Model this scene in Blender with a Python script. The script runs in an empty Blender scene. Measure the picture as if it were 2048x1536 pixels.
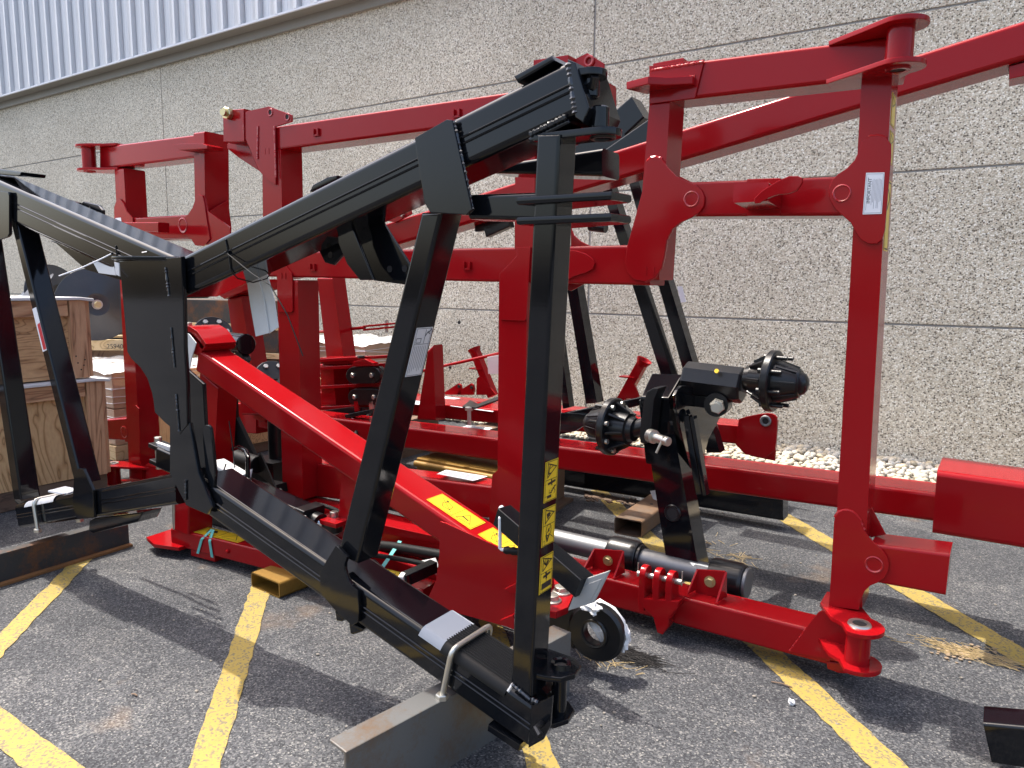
import bpy, bmesh, math, random
from math import radians, sin, cos, pi
from mathutils import Vector, Matrix
random.seed(7)
S = bpy.context.scene
COL = S.collection

# ---------------------------------------------------------------- camera, sky, sun, exposure
F_PX, PITCH, ROLL, YAW, CAM_H = 1476.0, radians(7.8), radians(0.53), radians(33.8), 1.6
FW = Vector((-sin(YAW)*cos(PITCH), cos(YAW)*cos(PITCH), -sin(PITCH)))
_r0 = Vector((cos(YAW), sin(YAW), 0)); _u0 = _r0.cross(FW)
RT = _r0*cos(ROLL) + _u0*sin(ROLL); UP = -_r0*sin(ROLL) + _u0*cos(ROLL)
CAM = Vector((0, 0, CAM_H))
cd = bpy.data.cameras.new('camera'); cam = bpy.data.objects.new('camera', cd); COL.objects.link(cam)
cd.sensor_width = 36; cd.lens = F_PX/2048*36; cd.clip_end = 500; cd.clip_start = 0.05
cam.matrix_world = Matrix(((RT.x, UP.x, -FW.x, CAM.x), (RT.y, UP.y, -FW.y, CAM.y), (RT.z, UP.z, -FW.z, CAM.z), (0, 0, 0, 1)))
S.camera = cam
SUN_TRAVEL = Vector((0.45, -0.012, -1)).normalized()
w = bpy.data.worlds.new('World'); S.world = w; w.use_nodes = True
nt = w.node_tree; bg = nt.nodes['Background']
sky = nt.nodes.new('ShaderNodeTexSky'); sky.sky_type = 'NISHITA'; sky.sun_disc = False
to_sun = -SUN_TRAVEL
sky.sun_elevation = math.asin(to_sun.z); sky.sun_rotation = math.atan2(to_sun.x, to_sun.y)
sky.air_density = 1.0; sky.dust_density = 5.0; sky.ozone_density = 0.6
nt.links.new(sky.outputs[0], bg.inputs[0]); bg.inputs[1].default_value = 0.15
sl = bpy.data.lights.new('sun', 'SUN'); sl.energy = 2.15; sl.angle = radians(0.5); sl.color = (1, 0.955, 0.89)
so = bpy.data.objects.new('sun', sl); COL.objects.link(so); so.location = (-6, 2, 14)
so.rotation_euler = SUN_TRAVEL.to_track_quat('-Z', 'Y').to_euler()
S.view_settings.view_transform = 'Standard'; S.view_settings.look = 'None'
S.view_settings.exposure = 1.56; S.view_settings.gamma = 1; S.view_settings.use_curve_mapping = False
S.cycles.max_bounces = 8

# ---------------------------------------------------------------- from photograph measurements to metres
def ray(x, y): return FW + RT*((x-1024)/F_PX) - UP*((y-768)/F_PX)
def W(x, y, Y):                       # where the sight line meets the plane parallel to the wall at distance Y
    d = ray(x, y); return CAM + d*(Y/d.y)
def G(x, y, z=0):                     # ... the level at height z
    d = ray(x, y); return CAM + d*((z-CAM_H)/d.z)
def PX(x, y, X):                      # ... the plane across the wall direction at X
    d = ray(x, y); return CAM + d*(X/d.x)
def AT(x, y, dist): return CAM + ray(x, y)*dist

# ---------------------------------------------------------------- materials
MATS = {}
def nodes_of(name):
    m = bpy.data.materials.new(name); m.use_nodes = True
    n = m.node_tree.nodes; l = m.node_tree.links
    return m, n, l, n['Principled BSDF']
def N(n, t, **k):
    o = n.new(t)
    for a, b in k.items():
        if a.startswith('_'): setattr(o, a[1:], b)
        else: o.inputs[a.replace('__', ' ')].default_value = b
    return o
def ramp(n, stops, interp='LINEAR'):
    r = n.new('ShaderNodeValToRGB'); r.color_ramp.interpolation = interp
    e = r.color_ramp.elements
    while len(e) < len(stops): e.new(0.5)
    for i, (p, c) in enumerate(stops):
        e[i].position = p; e[i].color = (c[0], c[1], c[2], 1) if len(c) == 3 else c
    return r
def mixc(n, l, fac, a, b, mode='MIX'):
    m = n.new('ShaderNodeMix'); m.data_type = 'RGBA'; m.blend_type = mode
    for sock, v in ((m.inputs[0], fac), (m.inputs[6], a), (m.inputs[7], b)):
        if hasattr(v, 'is_output'): l.new(v, sock)
        elif isinstance(v, (int, float)): sock.default_value = v
        else: sock.default_value = (v[0], v[1], v[2], 1)
    return m.outputs[2]
def coords(n, l, scale=(1, 1, 1), rot=(0, 0, 0)):
    g = n.new('ShaderNodeNewGeometry'); mp = n.new('ShaderNodeMapping')
    mp.inputs['Scale'].default_value = scale; mp.inputs['Rotation'].default_value = rot
    l.new(g.outputs['Position'], mp.inputs[0]); return mp.outputs[0]
def bump(n, l, bsdf, h, strength=0.3, dist=0.002):
    b = N(n, 'ShaderNodeBump', Strength=strength, Distance=dist); l.new(h, b.inputs['Height']); l.new(b.outputs[0], bsdf.inputs['Normal'])

def paint(name, base, rough=0.25, coat=0.35, dust=0.12, dustcol=(0.30, 0.27, 0.23), peel=0.05, metal=0.0, spec=0.5):
    m, n, l, b = nodes_of(name)
    co = coords(n, l)
    n1 = N(n, 'ShaderNodeTexNoise', Scale=3.2, Detail=6, Roughness=0.65); l.new(co, n1.inputs[0])
    n2 = N(n, 'ShaderNodeTexNoise', Scale=45, Detail=4); l.new(co, n2.inputs[0])
    r1 = ramp(n, [(0.45, (0, 0, 0)), (0.8, (1, 1, 1))]); l.new(n1.outputs[0], r1.inputs[0])
    mu = N(n, 'ShaderNodeMath', _operation='MULTIPLY'); l.new(r1.outputs[0], mu.inputs[0]); l.new(n2.outputs[0], mu.inputs[1])
    m2 = N(n, 'ShaderNodeMath', _operation='MULTIPLY'); l.new(mu.outputs[0], m2.inputs[0]); m2.inputs[1].default_value = dust
    l.new(mixc(n, l, m2.outputs[0], base, dustcol), b.inputs['Base Color'])
    rr = N(n, 'ShaderNodeMapRange'); l.new(n1.outputs[0], rr.inputs[0])
    rr.inputs[3].default_value = rough*0.75; rr.inputs[4].default_value = rough*1.45; l.new(rr.outputs[0], b.inputs['Roughness'])
    b.inputs['Coat Weight'].default_value = coat; b.inputs['Coat Roughness'].default_value = 0.05; b.inputs['Specular IOR Level'].default_value = spec; b.inputs['Metallic'].default_value = metal
    n3 = N(n, 'ShaderNodeTexNoise', Scale=160, Detail=2); l.new(co, n3.inputs[0]); bump(n, l, b, n3.outputs[0], peel, 0.001)
    MATS[name] = m
paint('red_paint', (0.285, 0.0042, 0.0068), 0.14, 0.08, 0.02, spec=0.18)
paint('black_paint', (0.0045, 0.0052, 0.0068), 0.07, 0.12, 0.02, spec=0.28)
paint('black_cast', (0.007, 0.007, 0.008), 0.28, 0.1, 0.03, peel=0.35, spec=0.35)
paint('weld_red', (0.36, 0.012, 0.014), 0.22, 0.2, 0.03, peel=0.5)
paint('weld_black', (0.02, 0.022, 0.026), 0.2, 0.4, 0.1, peel=0.6)
paint('zinc', (0.55, 0.53, 0.47), 0.33, 0, 0.1, metal=0.9)
paint('gold_zinc', (0.62, 0.52, 0.28), 0.3, 0, 0.1, metal=0.9)
paint('chrome_rod', (0.62, 0.63, 0.65), 0.22, 0, 0.05, metal=1)
paint('grey_steel', (0.20, 0.205, 0.21), 0.42, 0, 0.15, metal=0.75)
paint('white_print', (0.72, 0.72, 0.74), 0.4, 0.1, 0.03)
paint('white_foam', (0.66, 0.66, 0.65), 0.75, 0, 0.5, (0.32, 0.26, 0.18))
paint('white_cloth', (0.72, 0.71, 0.7), 0.85, 0, 0.2)
paint('yellow_print', (0.78, 0.52, 0.02), 0.35, 0.2, 0.05)
paint('ink', (0.012, 0.011, 0.012), 0.4, 0, 0)
paint('red_ink', (0.5, 0.02, 0.03), 0.4, 0, 0)
paint('grey_ink', (0.10, 0.10, 0.12), 0.5, 0, 0)
paint('teal_strap', (0.10, 0.42, 0.40), 0.35, 0.2, 0.1)
paint('black_plastic', (0.009, 0.009, 0.009), 0.45, 0, 0.03, spec=0.2)
paint('clear_wrap', (0.72, 0.70, 0.68), 0.12, 0.8, 0.2, (0.4, 0.3, 0.2), peel=0.9)
paint('flashing_paint', (0.26, 0.245, 0.21), 0.5, 0, 0.25)
paint('grey_foot', (0.34, 0.34, 0.33), 0.45, 0.1, 0.3)
paint('fabric_grey', (0.30, 0.32, 0.35), 0.85, 0, 0.2)
paint('disc_steel', (0.022, 0.023, 0.027), 0.34, 0.1, 0.1)

def rusty(name, steel, rust, amount, rough=0.6):
    m, n, l, b = nodes_of(name); co = coords(n, l)
    n1 = N(n, 'ShaderNodeTexNoise', Scale=5, Detail=9, Roughness=0.7); l.new(co, n1.inputs[0])
    n2 = N(n, 'ShaderNodeTexNoise', Scale=70, Detail=6, Roughness=0.8); l.new(co, n2.inputs[0])
    a = N(n, 'ShaderNodeMath', _operation='MULTIPLY_ADD'); l.new(n2.outputs[0], a.inputs[0]); a.inputs[1].default_value = 0.45; l.new(n1.outputs[0], a.inputs[2])
    r = ramp(n, [(0.72-amount*0.4, (0, 0, 0)), (0.98-amount*0.4, (1, 1, 1))]); l.new(a.outputs[0], r.inputs[0])
    rc = mixc(n, l, n2.outputs[0], (rust[0]*0.45, rust[1]*0.4, rust[2]*0.4), rust)
    l.new(mixc(n, l, r.outputs[0], steel, rc), b.inputs['Base Color'])
    b.inputs['Roughness'].default_value = rough; b.inputs['Metallic'].default_value = 0.25
    bump(n, l, b, n2.outputs[0], 0.25, 0.002); MATS[name] = m
rusty('mill_steel', (0.13, 0.13, 0.125), (0.17, 0.105, 0.055), 0.10, 0.42)
rusty('dark_steel', (0.042, 0.043, 0.044), (0.24, 0.10, 0.035), 0.10, 0.5)
rusty('rust_steel', (0.17, 0.135, 0.105), (0.25, 0.15, 0.08), 0.55, 0.7)
rusty('ochre_steel', (0.28, 0.20, 0.055), (0.34, 0.19, 0.03), 0.8, 0.5)
rusty('rust_edge', (0.28, 0.13, 0.05), (0.36, 0.17, 0.06), 0.9, 0.75)

def wood(name, c0, c1, axis='Y', sc=1.0, ring=9.0):
    m, n, l, b = nodes_of(name)
    k_ = 0.38 if 'plywood' in name else 0.12; st = {'X': (k_, 1, 1), 'Y': (1, k_, 1), 'Z': (1, 1, k_)}[axis]
    co = coords(n, l, tuple(s*sc for s in st))
    nz = N(n, 'ShaderNodeTexNoise', Scale=2.6, Detail=3, Roughness=0.5, Distortion=0.6); l.new(co, nz.inputs[0])
    wv = N(n, 'ShaderNodeMath', _operation='MULTIPLY'); l.new(nz.outputs[0], wv.inputs[0]); wv.inputs[1].default_value = ring
    fr = N(n, 'ShaderNodeMath', _operation='FRACT'); l.new(wv.outputs[0], fr.inputs[0])
    r = ramp(n, [(0, c0), (0.2, c1), (0.70, c1), (0.88, c0), (0.95, tuple(x*0.55 for x in c0)), (1, c0)]); l.new(fr.outputs[0], r.inputs[0])
    f2 = N(n, 'ShaderNodeTexNoise', Scale=60, Detail=4); l.new(co, f2.inputs[0])
    l.new(mixc(n, l, 0.25, r.outputs[0], f2.outputs[0], 'OVERLAY'), b.inputs['Base Color'])
    b.inputs['Roughness'].default_value = 0.7; bump(n, l, b, f2.outputs[0], 0.2, 0.002); MATS[name] = m
wood('plywood', (0.42, 0.225, 0.10), (0.57, 0.34, 0.165), 'Y', 1.0, 20)
wood('plywood_pale', (0.46, 0.26, 0.11), (0.60, 0.38, 0.185), 'Z', 1.1, 26)
wood('lumber', (0.42, 0.215, 0.11), (0.58, 0.335, 0.185), 'Z', 2.2, 8)
wood('lumber_level', (0.42, 0.21, 0.105), (0.58, 0.335, 0.18), 'Y', 2.2, 8)
wood('pallet_wood', (0.48, 0.34, 0.17), (0.58, 0.44, 0.25), 'X', 3, 5)
wood('skid_wood', (0.12, 0.07, 0.045), (0.17, 0.11, 0.07), 'Y', 3, 5)

def m_cardboard():
    m, n, l, b = nodes_of('cardboard'); co = coords(n, l)
    a = N(n, 'ShaderNodeTexNoise', Scale=6, Detail=5); l.new(co, a.inputs[0])
    r = ramp(n, [(0.3, (0.36, 0.23, 0.14)), (0.7, (0.50, 0.34, 0.23))]); l.new(a.outputs[0], r.inputs[0])
    l.new(r.outputs[0], b.inputs['Base Color']); b.inputs['Roughness'].default_value = 0.35
    b.inputs['Coat Weight'].default_value = 0.6
    w2 = N(n, 'ShaderNodeTexNoise', Scale=14, Detail=3, Distortion=2.5); l.new(co, w2.inputs[0]); bump(n, l, b, w2.outputs[0], 0.5, 0.01)
    MATS['cardboard'] = m
m_cardboard()

def m_asphalt():
    m, n, l, b = nodes_of('asphalt'); co = coords(n, l)
    v = N(n, 'ShaderNodeTexVoronoi', Scale=165, Randomness=1); l.new(co, v.inputs[0])
    sep = n.new('ShaderNodeSeparateColor'); l.new(v.outputs['Color'], sep.inputs[0])
    r = ramp(n, [(0.0, (0.030, 0.0315, 0.036)), (0.5, (0.076, 0.079, 0.086)), (0.8, (0.120, 0.123, 0.128)), (0.95, (0.185, 0.185, 0.183)), (1, (0.30, 0.29, 0.27))])
    l.new(sep.outputs[0], r.inputs[0])
    big = N(n, 'ShaderNodeTexNoise', Scale=1.1, Detail=7, Roughness=0.62); l.new(co, big.inputs[0])
    br = ramp(n, [(0.28, (0.44, 0.445, 0.46)), (0.72, (1.02, 1.0, 0.97))]); l.new(big.outputs[0], br.inputs[0])
    c1 = mixc(n, l, 1.0, r.outputs[0], br.outputs[0], 'MULTIPLY')
    # pale worn, dusty patches
    p = N(n, 'ShaderNodeTexNoise', Scale=3.4, Detail=9, Roughness=0.78, Distortion=0.8); l.new(co, p.inputs[0])
    pr = ramp(n, [(0.52, (0, 0, 0)), (0.70, (1, 1, 1))]); l.new(p.outputs[0], pr.inputs[0])
    p2 = N(n, 'ShaderNodeTexNoise', Scale=95, Detail=3); l.new(co, p2.inputs[0])
    p2r = ramp(n, [(0.48, (0, 0, 0)), (0.62, (1, 1, 1))]); l.new(p2.outputs[0], p2r.inputs[0])
    pm = N(n, 'ShaderNodeMath', _operation='MULTIPLY'); l.new(pr.outputs[0], pm.inputs[0]); l.new(p2r.outputs[0], pm.inputs[1])
    c2 = mixc(n, l, pm.outputs[0], c1, (0.27, 0.26, 0.24))
    # rust and soil stains
    q = N(n, 'ShaderNodeTexNoise', Scale=2.0, Detail=4, Roughness=0.6); 
    mp = n.new('ShaderNodeMapping'); mp.inputs['Location'].default_value = (13, 5, 0); l.new(co, mp.inputs[0]); l.new(mp.outputs[0], q.inputs[0])
    qr = ramp(n, [(0.63, (0, 0, 0)), (0.78, (0.55, 0.55, 0.55))]); l.new(q.outputs[0], qr.inputs[0])
    l.new(mixc(n, l, qr.outputs[0], c2, (0.20, 0.135, 0.085)), b.inputs['Base Color'])
    b.inputs['Roughness'].default_value = 0.82; b.inputs['Specular IOR Level'].default_value = 0.3
    hm = N(n, 'ShaderNodeMath', _operation='MULTIPLY_ADD'); l.new(sep.outputs[1], hm.inputs[0]); hm.inputs[1].default_value = 0.8; l.new(p2.outputs[0], hm.inputs[2])
    bump(n, l, b, hm.outputs[0], 0.75, 0.004); MATS['asphalt'] = m
m_asphalt()

def m_line():
    m, n, l, b = nodes_of('line_paint'); co = coords(n, l)
    v = N(n, 'ShaderNodeTexVoronoi', Scale=125); l.new(co, v.inputs[0])
    sep = n.new('ShaderNodeSeparateColor'); l.new(v.outputs['Color'], sep.inputs[0])
    a = N(n, 'ShaderNodeTexNoise', Scale=16, Detail=8, Roughness=0.78); l.new(co, a.inputs[0])
    s = N(n, 'ShaderNodeMath', _operation='MULTIPLY_ADD'); l.new(sep.outputs[0], s.inputs[0]); s.inputs[1].default_value = 0.42; l.new(a.outputs[0], s.inputs[2])
    r = ramp(n, [(0.74, (0, 0, 0)), (0.90, (0.9, 0.9, 0.9))]); l.new(s.outputs[0], r.inputs[0])
    tone = mixc(n, l, a.outputs[0], (0.30, 0.205, 0.038), (0.39, 0.285, 0.066))
    l.new(mixc(n, l, r.outputs[0], tone, (0.13, 0.115, 0.08)), b.inputs['Base Color'])
    b.inputs['Roughness'].default_value = 0.75; bump(n, l, b, sep.outputs[1], 0.6, 0.004); MATS['line_paint'] = m
m_line()

def m_wall():
    m, n, l, b = nodes_of('exposed_aggregate'); co = coords(n, l)
    v = N(n, 'ShaderNodeTexVoronoi', Scale=80); l.new(co, v.inputs[0])
    sep = n.new('ShaderNodeSeparateColor'); l.new(v.outputs['Color'], sep.inputs[0])
    r = ramp(n, [(0.0, (0.07, 0.055, 0.042)), (0.12, (0.12, 0.10, 0.075)), (0.22, (0.36, 0.30, 0.22)), (0.45, (0.58, 0.515, 0.405)), (0.7, (0.70, 0.64, 0.525)), (0.84, (0.82, 0.77, 0.67)), (1, (0.92, 0.90, 0.83))])
    l.new(sep.outputs[0], r.inputs[0])
    d = ramp(n, [(0.35, (0, 0, 0)), (0.85, (1, 1, 1))]); l.new(v.outputs['Distance'], d.inputs[0])
    c1 = mixc(n, l, d.outputs[0], r.outputs[0], (0.55, 0.50, 0.41))
    big = N(n, 'ShaderNodeTexNoise', Scale=0.9, Detail=5, Roughness=0.6); l.new(co, big.inputs[0])
    br = ramp(n, [(0.3, (0.93, 0.91, 0.86)), (0.7, (1.09, 1.07, 1.02))]); l.new(big.outputs[0], br.inputs[0])
    l.new(mixc(n, l, 1.0, c1, br.outputs[0], 'MULTIPLY'), b.inputs['Base Color'])
    b.inputs['Roughness'].default_value = 0.8
    iv = N(n, 'ShaderNodeMath', _operation='SUBTRACT'); iv.inputs[0].default_value = 1; l.new(v.outputs['Distance'], iv.inputs[1])
    bump(n, l, b, iv.outputs[0], 0.7, 0.006); MATS['exposed_aggregate'] = m
m_wall()

def m_siding():
    m, n, l, b = nodes_of('siding_metal'); co = coords(n, l, (1, 1, 0.02))
    a = N(n, 'ShaderNodeTexNoise', Scale=60, Detail=3); l.new(co, a.inputs[0])
    r = ramp(n, [(0.3, (0.58, 0.58, 0.585)), (0.7, (0.68, 0.68, 0.69))]); l.new(a.outputs[0], r.inputs[0])
    l.new(r.outputs[0], b.inputs['Base Color']); b.inputs['Roughness'].default_value = 0.45; b.inputs['Metallic'].default_value = 0.2
    MATS['siding_metal'] = m
m_siding()

def m_pebble():
    m, n, l, b = nodes_of('pebble_stone'); oi = n.new('ShaderNodeObjectInfo'); co = coords(n, l)
    v = N(n, 'ShaderNodeTexNoise', Scale=9, Detail=2); l.new(co, v.inputs[0])
    ad = N(n, 'ShaderNodeMath', _operation='MULTIPLY_ADD'); l.new(v.outputs[0], ad.inputs[0]); ad.inputs[1].default_value = 0.35; l.new(oi.outputs['Random'], ad.inputs[2])
    r = ramp(n, [(0.1, (0.26, 0.26, 0.25)), (0.28, (0.52, 0.48, 0.40)), (0.6, (0.50, 0.41, 0.27)), (0.8, (0.62, 0.58, 0.50)), (1, (0.44, 0.40, 0.33))])
    l.new(ad.outputs[0], r.inputs[0]); 
    f = N(n, 'ShaderNodeTexNoise', Scale=60, Detail=5); l.new(co, f.inputs[0])
    l.new(mixc(n, l, 0.3, r.outputs[0], f.outputs[0], 'OVERLAY'), b.inputs['Base Color']); b.inputs['Roughness'].default_value = 0.6
    MATS['pebble_stone'] = m
m_pebble()

def flat(name, c, rough=0.8):
    m, n, l, b = nodes_of(name); co = coords(n, l)
    a = N(n, 'ShaderNodeTexNoise', Scale=25, Detail=5); l.new(co, a.inputs[0])
    l.new(mixc(n, l, a.outputs[0], tuple(x*0.65 for x in c), tuple(min(1, x*1.3) for x in c)), b.inputs['Base Color'])
    b.inputs['Roughness'].default_value = rough; MATS[name] = m
flat('joint_dark', (0.30, 0.285, 0.26)); flat('straw', (0.42, 0.31, 0.15)); flat('soil', (0.30, 0.22, 0.14)); flat('gravel_bed', (0.25, 0.22, 0.18))
flat('hole_dark', (0.012, 0.010, 0.010)); flat('paper_white', (0.62, 0.61, 0.6)); flat('hair_dark', (0.012, 0.010, 0.009))

# ---------------------------------------------------------------- mesh building
def merge(dst, src):
    mp = {}
    for v in src.verts: mp[v] = dst.verts.new(v.co)
    for f in src.faces:
        try: dst.faces.new([mp[v] for v in f.verts])
        except ValueError: pass
    src.free()
class MB:
    def __init__(s): s.bm = bmesh.new()
    def poly(s, P, D, bev=0.003, seg=2, long=False):
        """outline P (world points, one plane) given the depth vector D; tubes round only the edges along their length"""
        b = bmesh.new(); n = len(P); D = Vector(D)
        f = [b.verts.new(p) for p in P]; k = [b.verts.new(Vector(p)+D) for p in P]
        b.faces.new(f); b.faces.new(k[::-1])
        for i in range(n): b.faces.new((f[i], k[i], k[(i+1) % n], f[(i+1) % n]))
        b.edges.ensure_lookup_table()
        bmesh.ops.recalc_face_normals(b, faces=b.faces[:])
        if bev > 0:
            if long:
                pairs = {frozenset((f[0], f[1])), frozenset((f[2], f[3])), frozenset((k[0], k[1])), frozenset((k[2], k[3]))}
                es = [e for e in b.edges if frozenset(e.verts) in pairs]
            else:
                rim = set(f); rk = set(k)
                es = [e for e in b.edges if (e.verts[0] in rim) == (e.verts[1] in rim)]
            bmesh.ops.bevel(b, geom=es, offset=bev, segments=seg, profile=0.5, affect='EDGES', clamp_overlap=True)
        merge(s.bm, b); return s
    def tube(s, px, Y, d, bev=0.016, seg=4): return s.poly([W(x, y, Y) for x, y in px], (0, d, 0), bev, seg, True)
    def plate(s, px, Y, d, bev=0.003): return s.poly([W(x, y, Y) for x, y in px], (0, d, 0), bev)
    def plateX(s, px, X, d, bev=0.003): return s.poly([PX(x, y, X) for x, y in px], (d, 0, 0), bev)
    def plateZ(s, px, z, d, bev=0.003): return s.poly([G(x, y, z) for x, y in px], (0, 0, -d), bev)
    def bar(s, p0, p1, wd, ht, up=(0, 0, 1), bev=0.008, seg=3):
        p0, p1 = Vector(p0), Vector(p1); a = (p1-p0).normalized(); side = a.cross(Vector(up)).normalized(); u = side.cross(a)
        P = [p0+u*ht/2-side*wd/2, p1+u*ht/2-side*wd/2, p1-u*ht/2-side*wd/2, p0-u*ht/2-side*wd/2]
        return s.poly(P, side*wd, bev, seg, True)
    def box(s, c, size, rz=0, bev=0.003):
        c = Vector(c); R = Matrix.Rotation(rz, 3, 'Z'); x, y, z = [q/2 for q in size]
        P = [c+R @ Vector(q) for q in ((-x, -y, z), (x, -y, z), (x, -y, -z), (-x, -y, -z))]
        return s.poly(P, R @ Vector((0, 2*y, 0)), bev)
    def cyl(s, p0, p1, r, seg=20, r2=None, bev=0.0):
        p0, p1 = Vector(p0), Vector(p1); L = (p1-p0).length
        prof = [(0, 0), (0, r-bev), (bev, r), (L-bev, r if r2 is None else r2), (L, (r if r2 is None else r2)-bev), (L, 0)] if bev else [(0, 0), (0, r), (L, r if r2 is None else r2), (L, 0)]
        return s.lathe(p0, p1-p0, prof, seg)
    def lathe(s, o, axis, prof, seg=24):
        o = Vector(o); a = Vector(axis).normalized(); q = a.orthogonal().normalized(); t = a.cross(q)
        b = bmesh.new(); rings = []
        for (h, r) in prof:
            if r < 1e-6: rings.append([b.verts.new(o+a*h)])
            else: rings.append([b.verts.new(o+a*h+(q*cos(2*pi*i/seg)+t*sin(2*pi*i/seg))*r) for i in range(seg)])
        for A, B in zip(rings, rings[1:]):
            for i in range(seg):
                j = (i+1) % seg
                vs = [A[i % len(A)], A[j % len(A)], B[j % len(B)], B[i % len(B)]]
                u = []
                for v in vs:
                    if v not in u: u.append(v)
                if len(u) > 2:
                    try: b.faces.new(u)
                    except ValueError: pass
        bmesh.ops.recalc_face_normals(b, faces=b.faces[:]); merge(s.bm, b); return s
    def path(s, pts, r, seg=8, jitter=0):
        pts = [Vector(p) for p in pts]; b = bmesh.new(); rings = []; prevq = None
        for i, p in enumerate(pts):
            d = (pts[min(i+1, len(pts)-1)]-pts[max(i-1, 0)]).normalized()
            q = d.orthogonal().normalized() if prevq is None else (prevq-d*prevq.dot(d)).normalized()
            prevq = q; t = d.cross(q); rr = (r[i] if isinstance(r, (list, tuple)) else r)*(1+random.uniform(-jitter, jitter))
            rings.append([b.verts.new(p+(q*cos(2*pi*k/seg)+t*sin(2*pi*k/seg))*rr) for k in range(seg)])
        for A, B in zip(rings, rings[1:]):
            for k in range(seg): b.faces.new((A[k], A[(k+1) % seg], B[(k+1) % seg], B[k]))
        b.faces.new(rings[0][::-1]); b.faces.new(rings[-1])
        bmesh.ops.recalc_face_normals(b, faces=b.faces[:]); merge(s.bm, b); return s
    def weld(s, a, b, r=0.006):
        a, b = Vector(a), Vector(b); n = max(4, int((b-a).length/0.006))
        return s.path([a+(b-a)*i/n for i in range(n+1)], [r*(0.75+0.35*(i % 2)) for i in range(n+1)], 6, 0.25)
    def ring(s, c, axis, r, t, seg=20):       # torus
        c = Vector(c); a = Vector(axis).normalized(); q = a.orthogonal().normalized(); u = a.cross(q)
        pts = [c+(q*cos(2*pi*i/seg)+u*sin(2*pi*i/seg))*r for i in range(seg+1)]
        return s.path(pts, t, 6)
    def hexnut(s, c, axis, r, h):
        return s.lathe(c, axis, [(0, 0), (0, r), (h*0.85, r), (h, r*0.88), (h, 0)], 6)
    def sheet(s, P): s.bm.faces.new([s.bm.verts.new(p) for p in P]); return s
def finish(mb, name, mat, loc=Vector((0, 0, 0)), smooth=True):
    me = bpy.data.meshes.new(name)
    for v in mb.bm.verts: v.co -= loc
    mb.bm.to_mesh(me); mb.bm.free()
    me.materials.append(MATS[mat])
    if smooth:
        me.polygons.foreach_set('use_smooth', [True]*len(me.polygons)); me.set_sharp_from_angle(angle=radians(32))
    return me
def flat_normals(o):
    if len(o.data.polygons) < 4000:
        m = o.modifiers.new('face_weighted', 'WEIGHTED_NORMAL'); m.keep_sharp = True; m.weight = 100
class Thing:
    def __init__(s, name, label, cat, loc, group=None):
        o = bpy.data.objects.new(name, None); COL.objects.link(o); o.empty_display_size = 0.1
        o.location = loc; s.loc = Vector(loc); s.o = o
        o['label'] = label; o['category'] = cat
        if group: o['group'] = group
    def part(s, name, mb, mat, parent=None, label=None):
        o = bpy.data.objects.new(name, finish(mb, name, mat, s.loc)); COL.objects.link(o); flat_normals(o)
        o.parent = parent or s.o
        if label: o['label'] = label
        return o
def single(name, mb, mat, label, cat, group=None):
    vs = [v.co for v in mb.bm.verts]; lo = Vector((sum(v.x for v in vs)/len(vs), sum(v.y for v in vs)/len(vs), min(v.z for v in vs)))
    o = bpy.data.objects.new(name, finish(mb, name, mat, lo)); COL.objects.link(o); o.location = lo
    o['label'] = label; o['category'] = cat
    if group: o['group'] = group
    return o
def struct(name, mb, mat, smooth=False):
    o = bpy.data.objects.new(name, finish(mb, name, mat, Vector((0, 0, 0)), smooth)); COL.objects.link(o); o['kind'] = 'structure'; return o
def stuff(name, mb, mat, label, cat):
    o = bpy.data.objects.new(name, finish(mb, name, mat)); COL.objects.link(o); o['kind'] = 'stuff'; o['label'] = label; o['category'] = cat; return o
# flat print: Q = top-left, top-right, bottom-right, bottom-left corners on the surface; n = outward normal
class Decal:
    def __init__(s, Q, n, lift=0.0012): s.Q = [Vector(q) for q in Q]; s.n = Vector(n).normalized(); s.lift = lift
    def at(s, u, v, k=0): a, b, c, d = s.Q; return (a*(1-u)+b*u)*(1-v)+(d*(1-u)+c*u)*v+s.n*(s.lift+k)
    def base(s):
        m = MB(); P = [s.at(0, 0), s.at(1, 0), s.at(1, 1), s.at(0, 1)]; return m.poly(P, -s.n*0.0010, 0)
    def shape(s, m, uv, k=0.0006): m.sheet([s.at(u, v, k) for u, v in uv]); return m
    def line(s, m, uv, t, closed=False, asp=1.0):
        L = list(uv)+([uv[0]] if closed else [])
        for (u0, v0), (u1, v1) in zip(L, L[1:]):
            du, dv = (u1-u0), (v1-v0)*asp; ln = math.hypot(du, dv) or 1; nx, ny = -dv/ln*t/2, du/ln*t/2/asp
            ex, ey = du/ln*t/2, dv/ln*t/2/asp
            s.shape(m, [(u0+nx-ex, v0+ny-ey), (u1+nx+ex, v1+ny+ey), (u1-nx+ex, v1-ny+ey), (u0-nx-ex, v0-ny-ey)])
        return m
    def disc(s, m, u, v, r, asp=1.0, seg=12): return s.shape(m, [(u+r*cos(2*pi*i/seg), v+r*sin(2*pi*i/seg)/asp) for i in range(seg)])
def text_mesh(txt, o, xd, yd, size, k=0.0):
    cu = bpy.data.curves.new('txt', 'FONT'); cu.body = txt; cu.size = size
    ob = bpy.data.objects.new('txt', cu); COL.objects.link(ob); dg = bpy.context.evaluated_depsgraph_get()
    me = bpy.data.meshes.new_from_object(ob.evaluated_get(dg)); bpy.data.objects.remove(ob)
    xd, yd = Vector(xd).normalized(), Vector(yd).normalized(); nn = xd.cross(yd); m = MB()
    vs = [m.bm.verts.new(Vector(o)+xd*v.co.x+yd*v.co.y+nn*k) for v in me.vertices]
    for p in me.polygons:
        try: m.bm.faces.new([vs[i] for i in p.vertices])
        except ValueError: pass
    bpy.data.meshes.remove(me); return m
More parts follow.
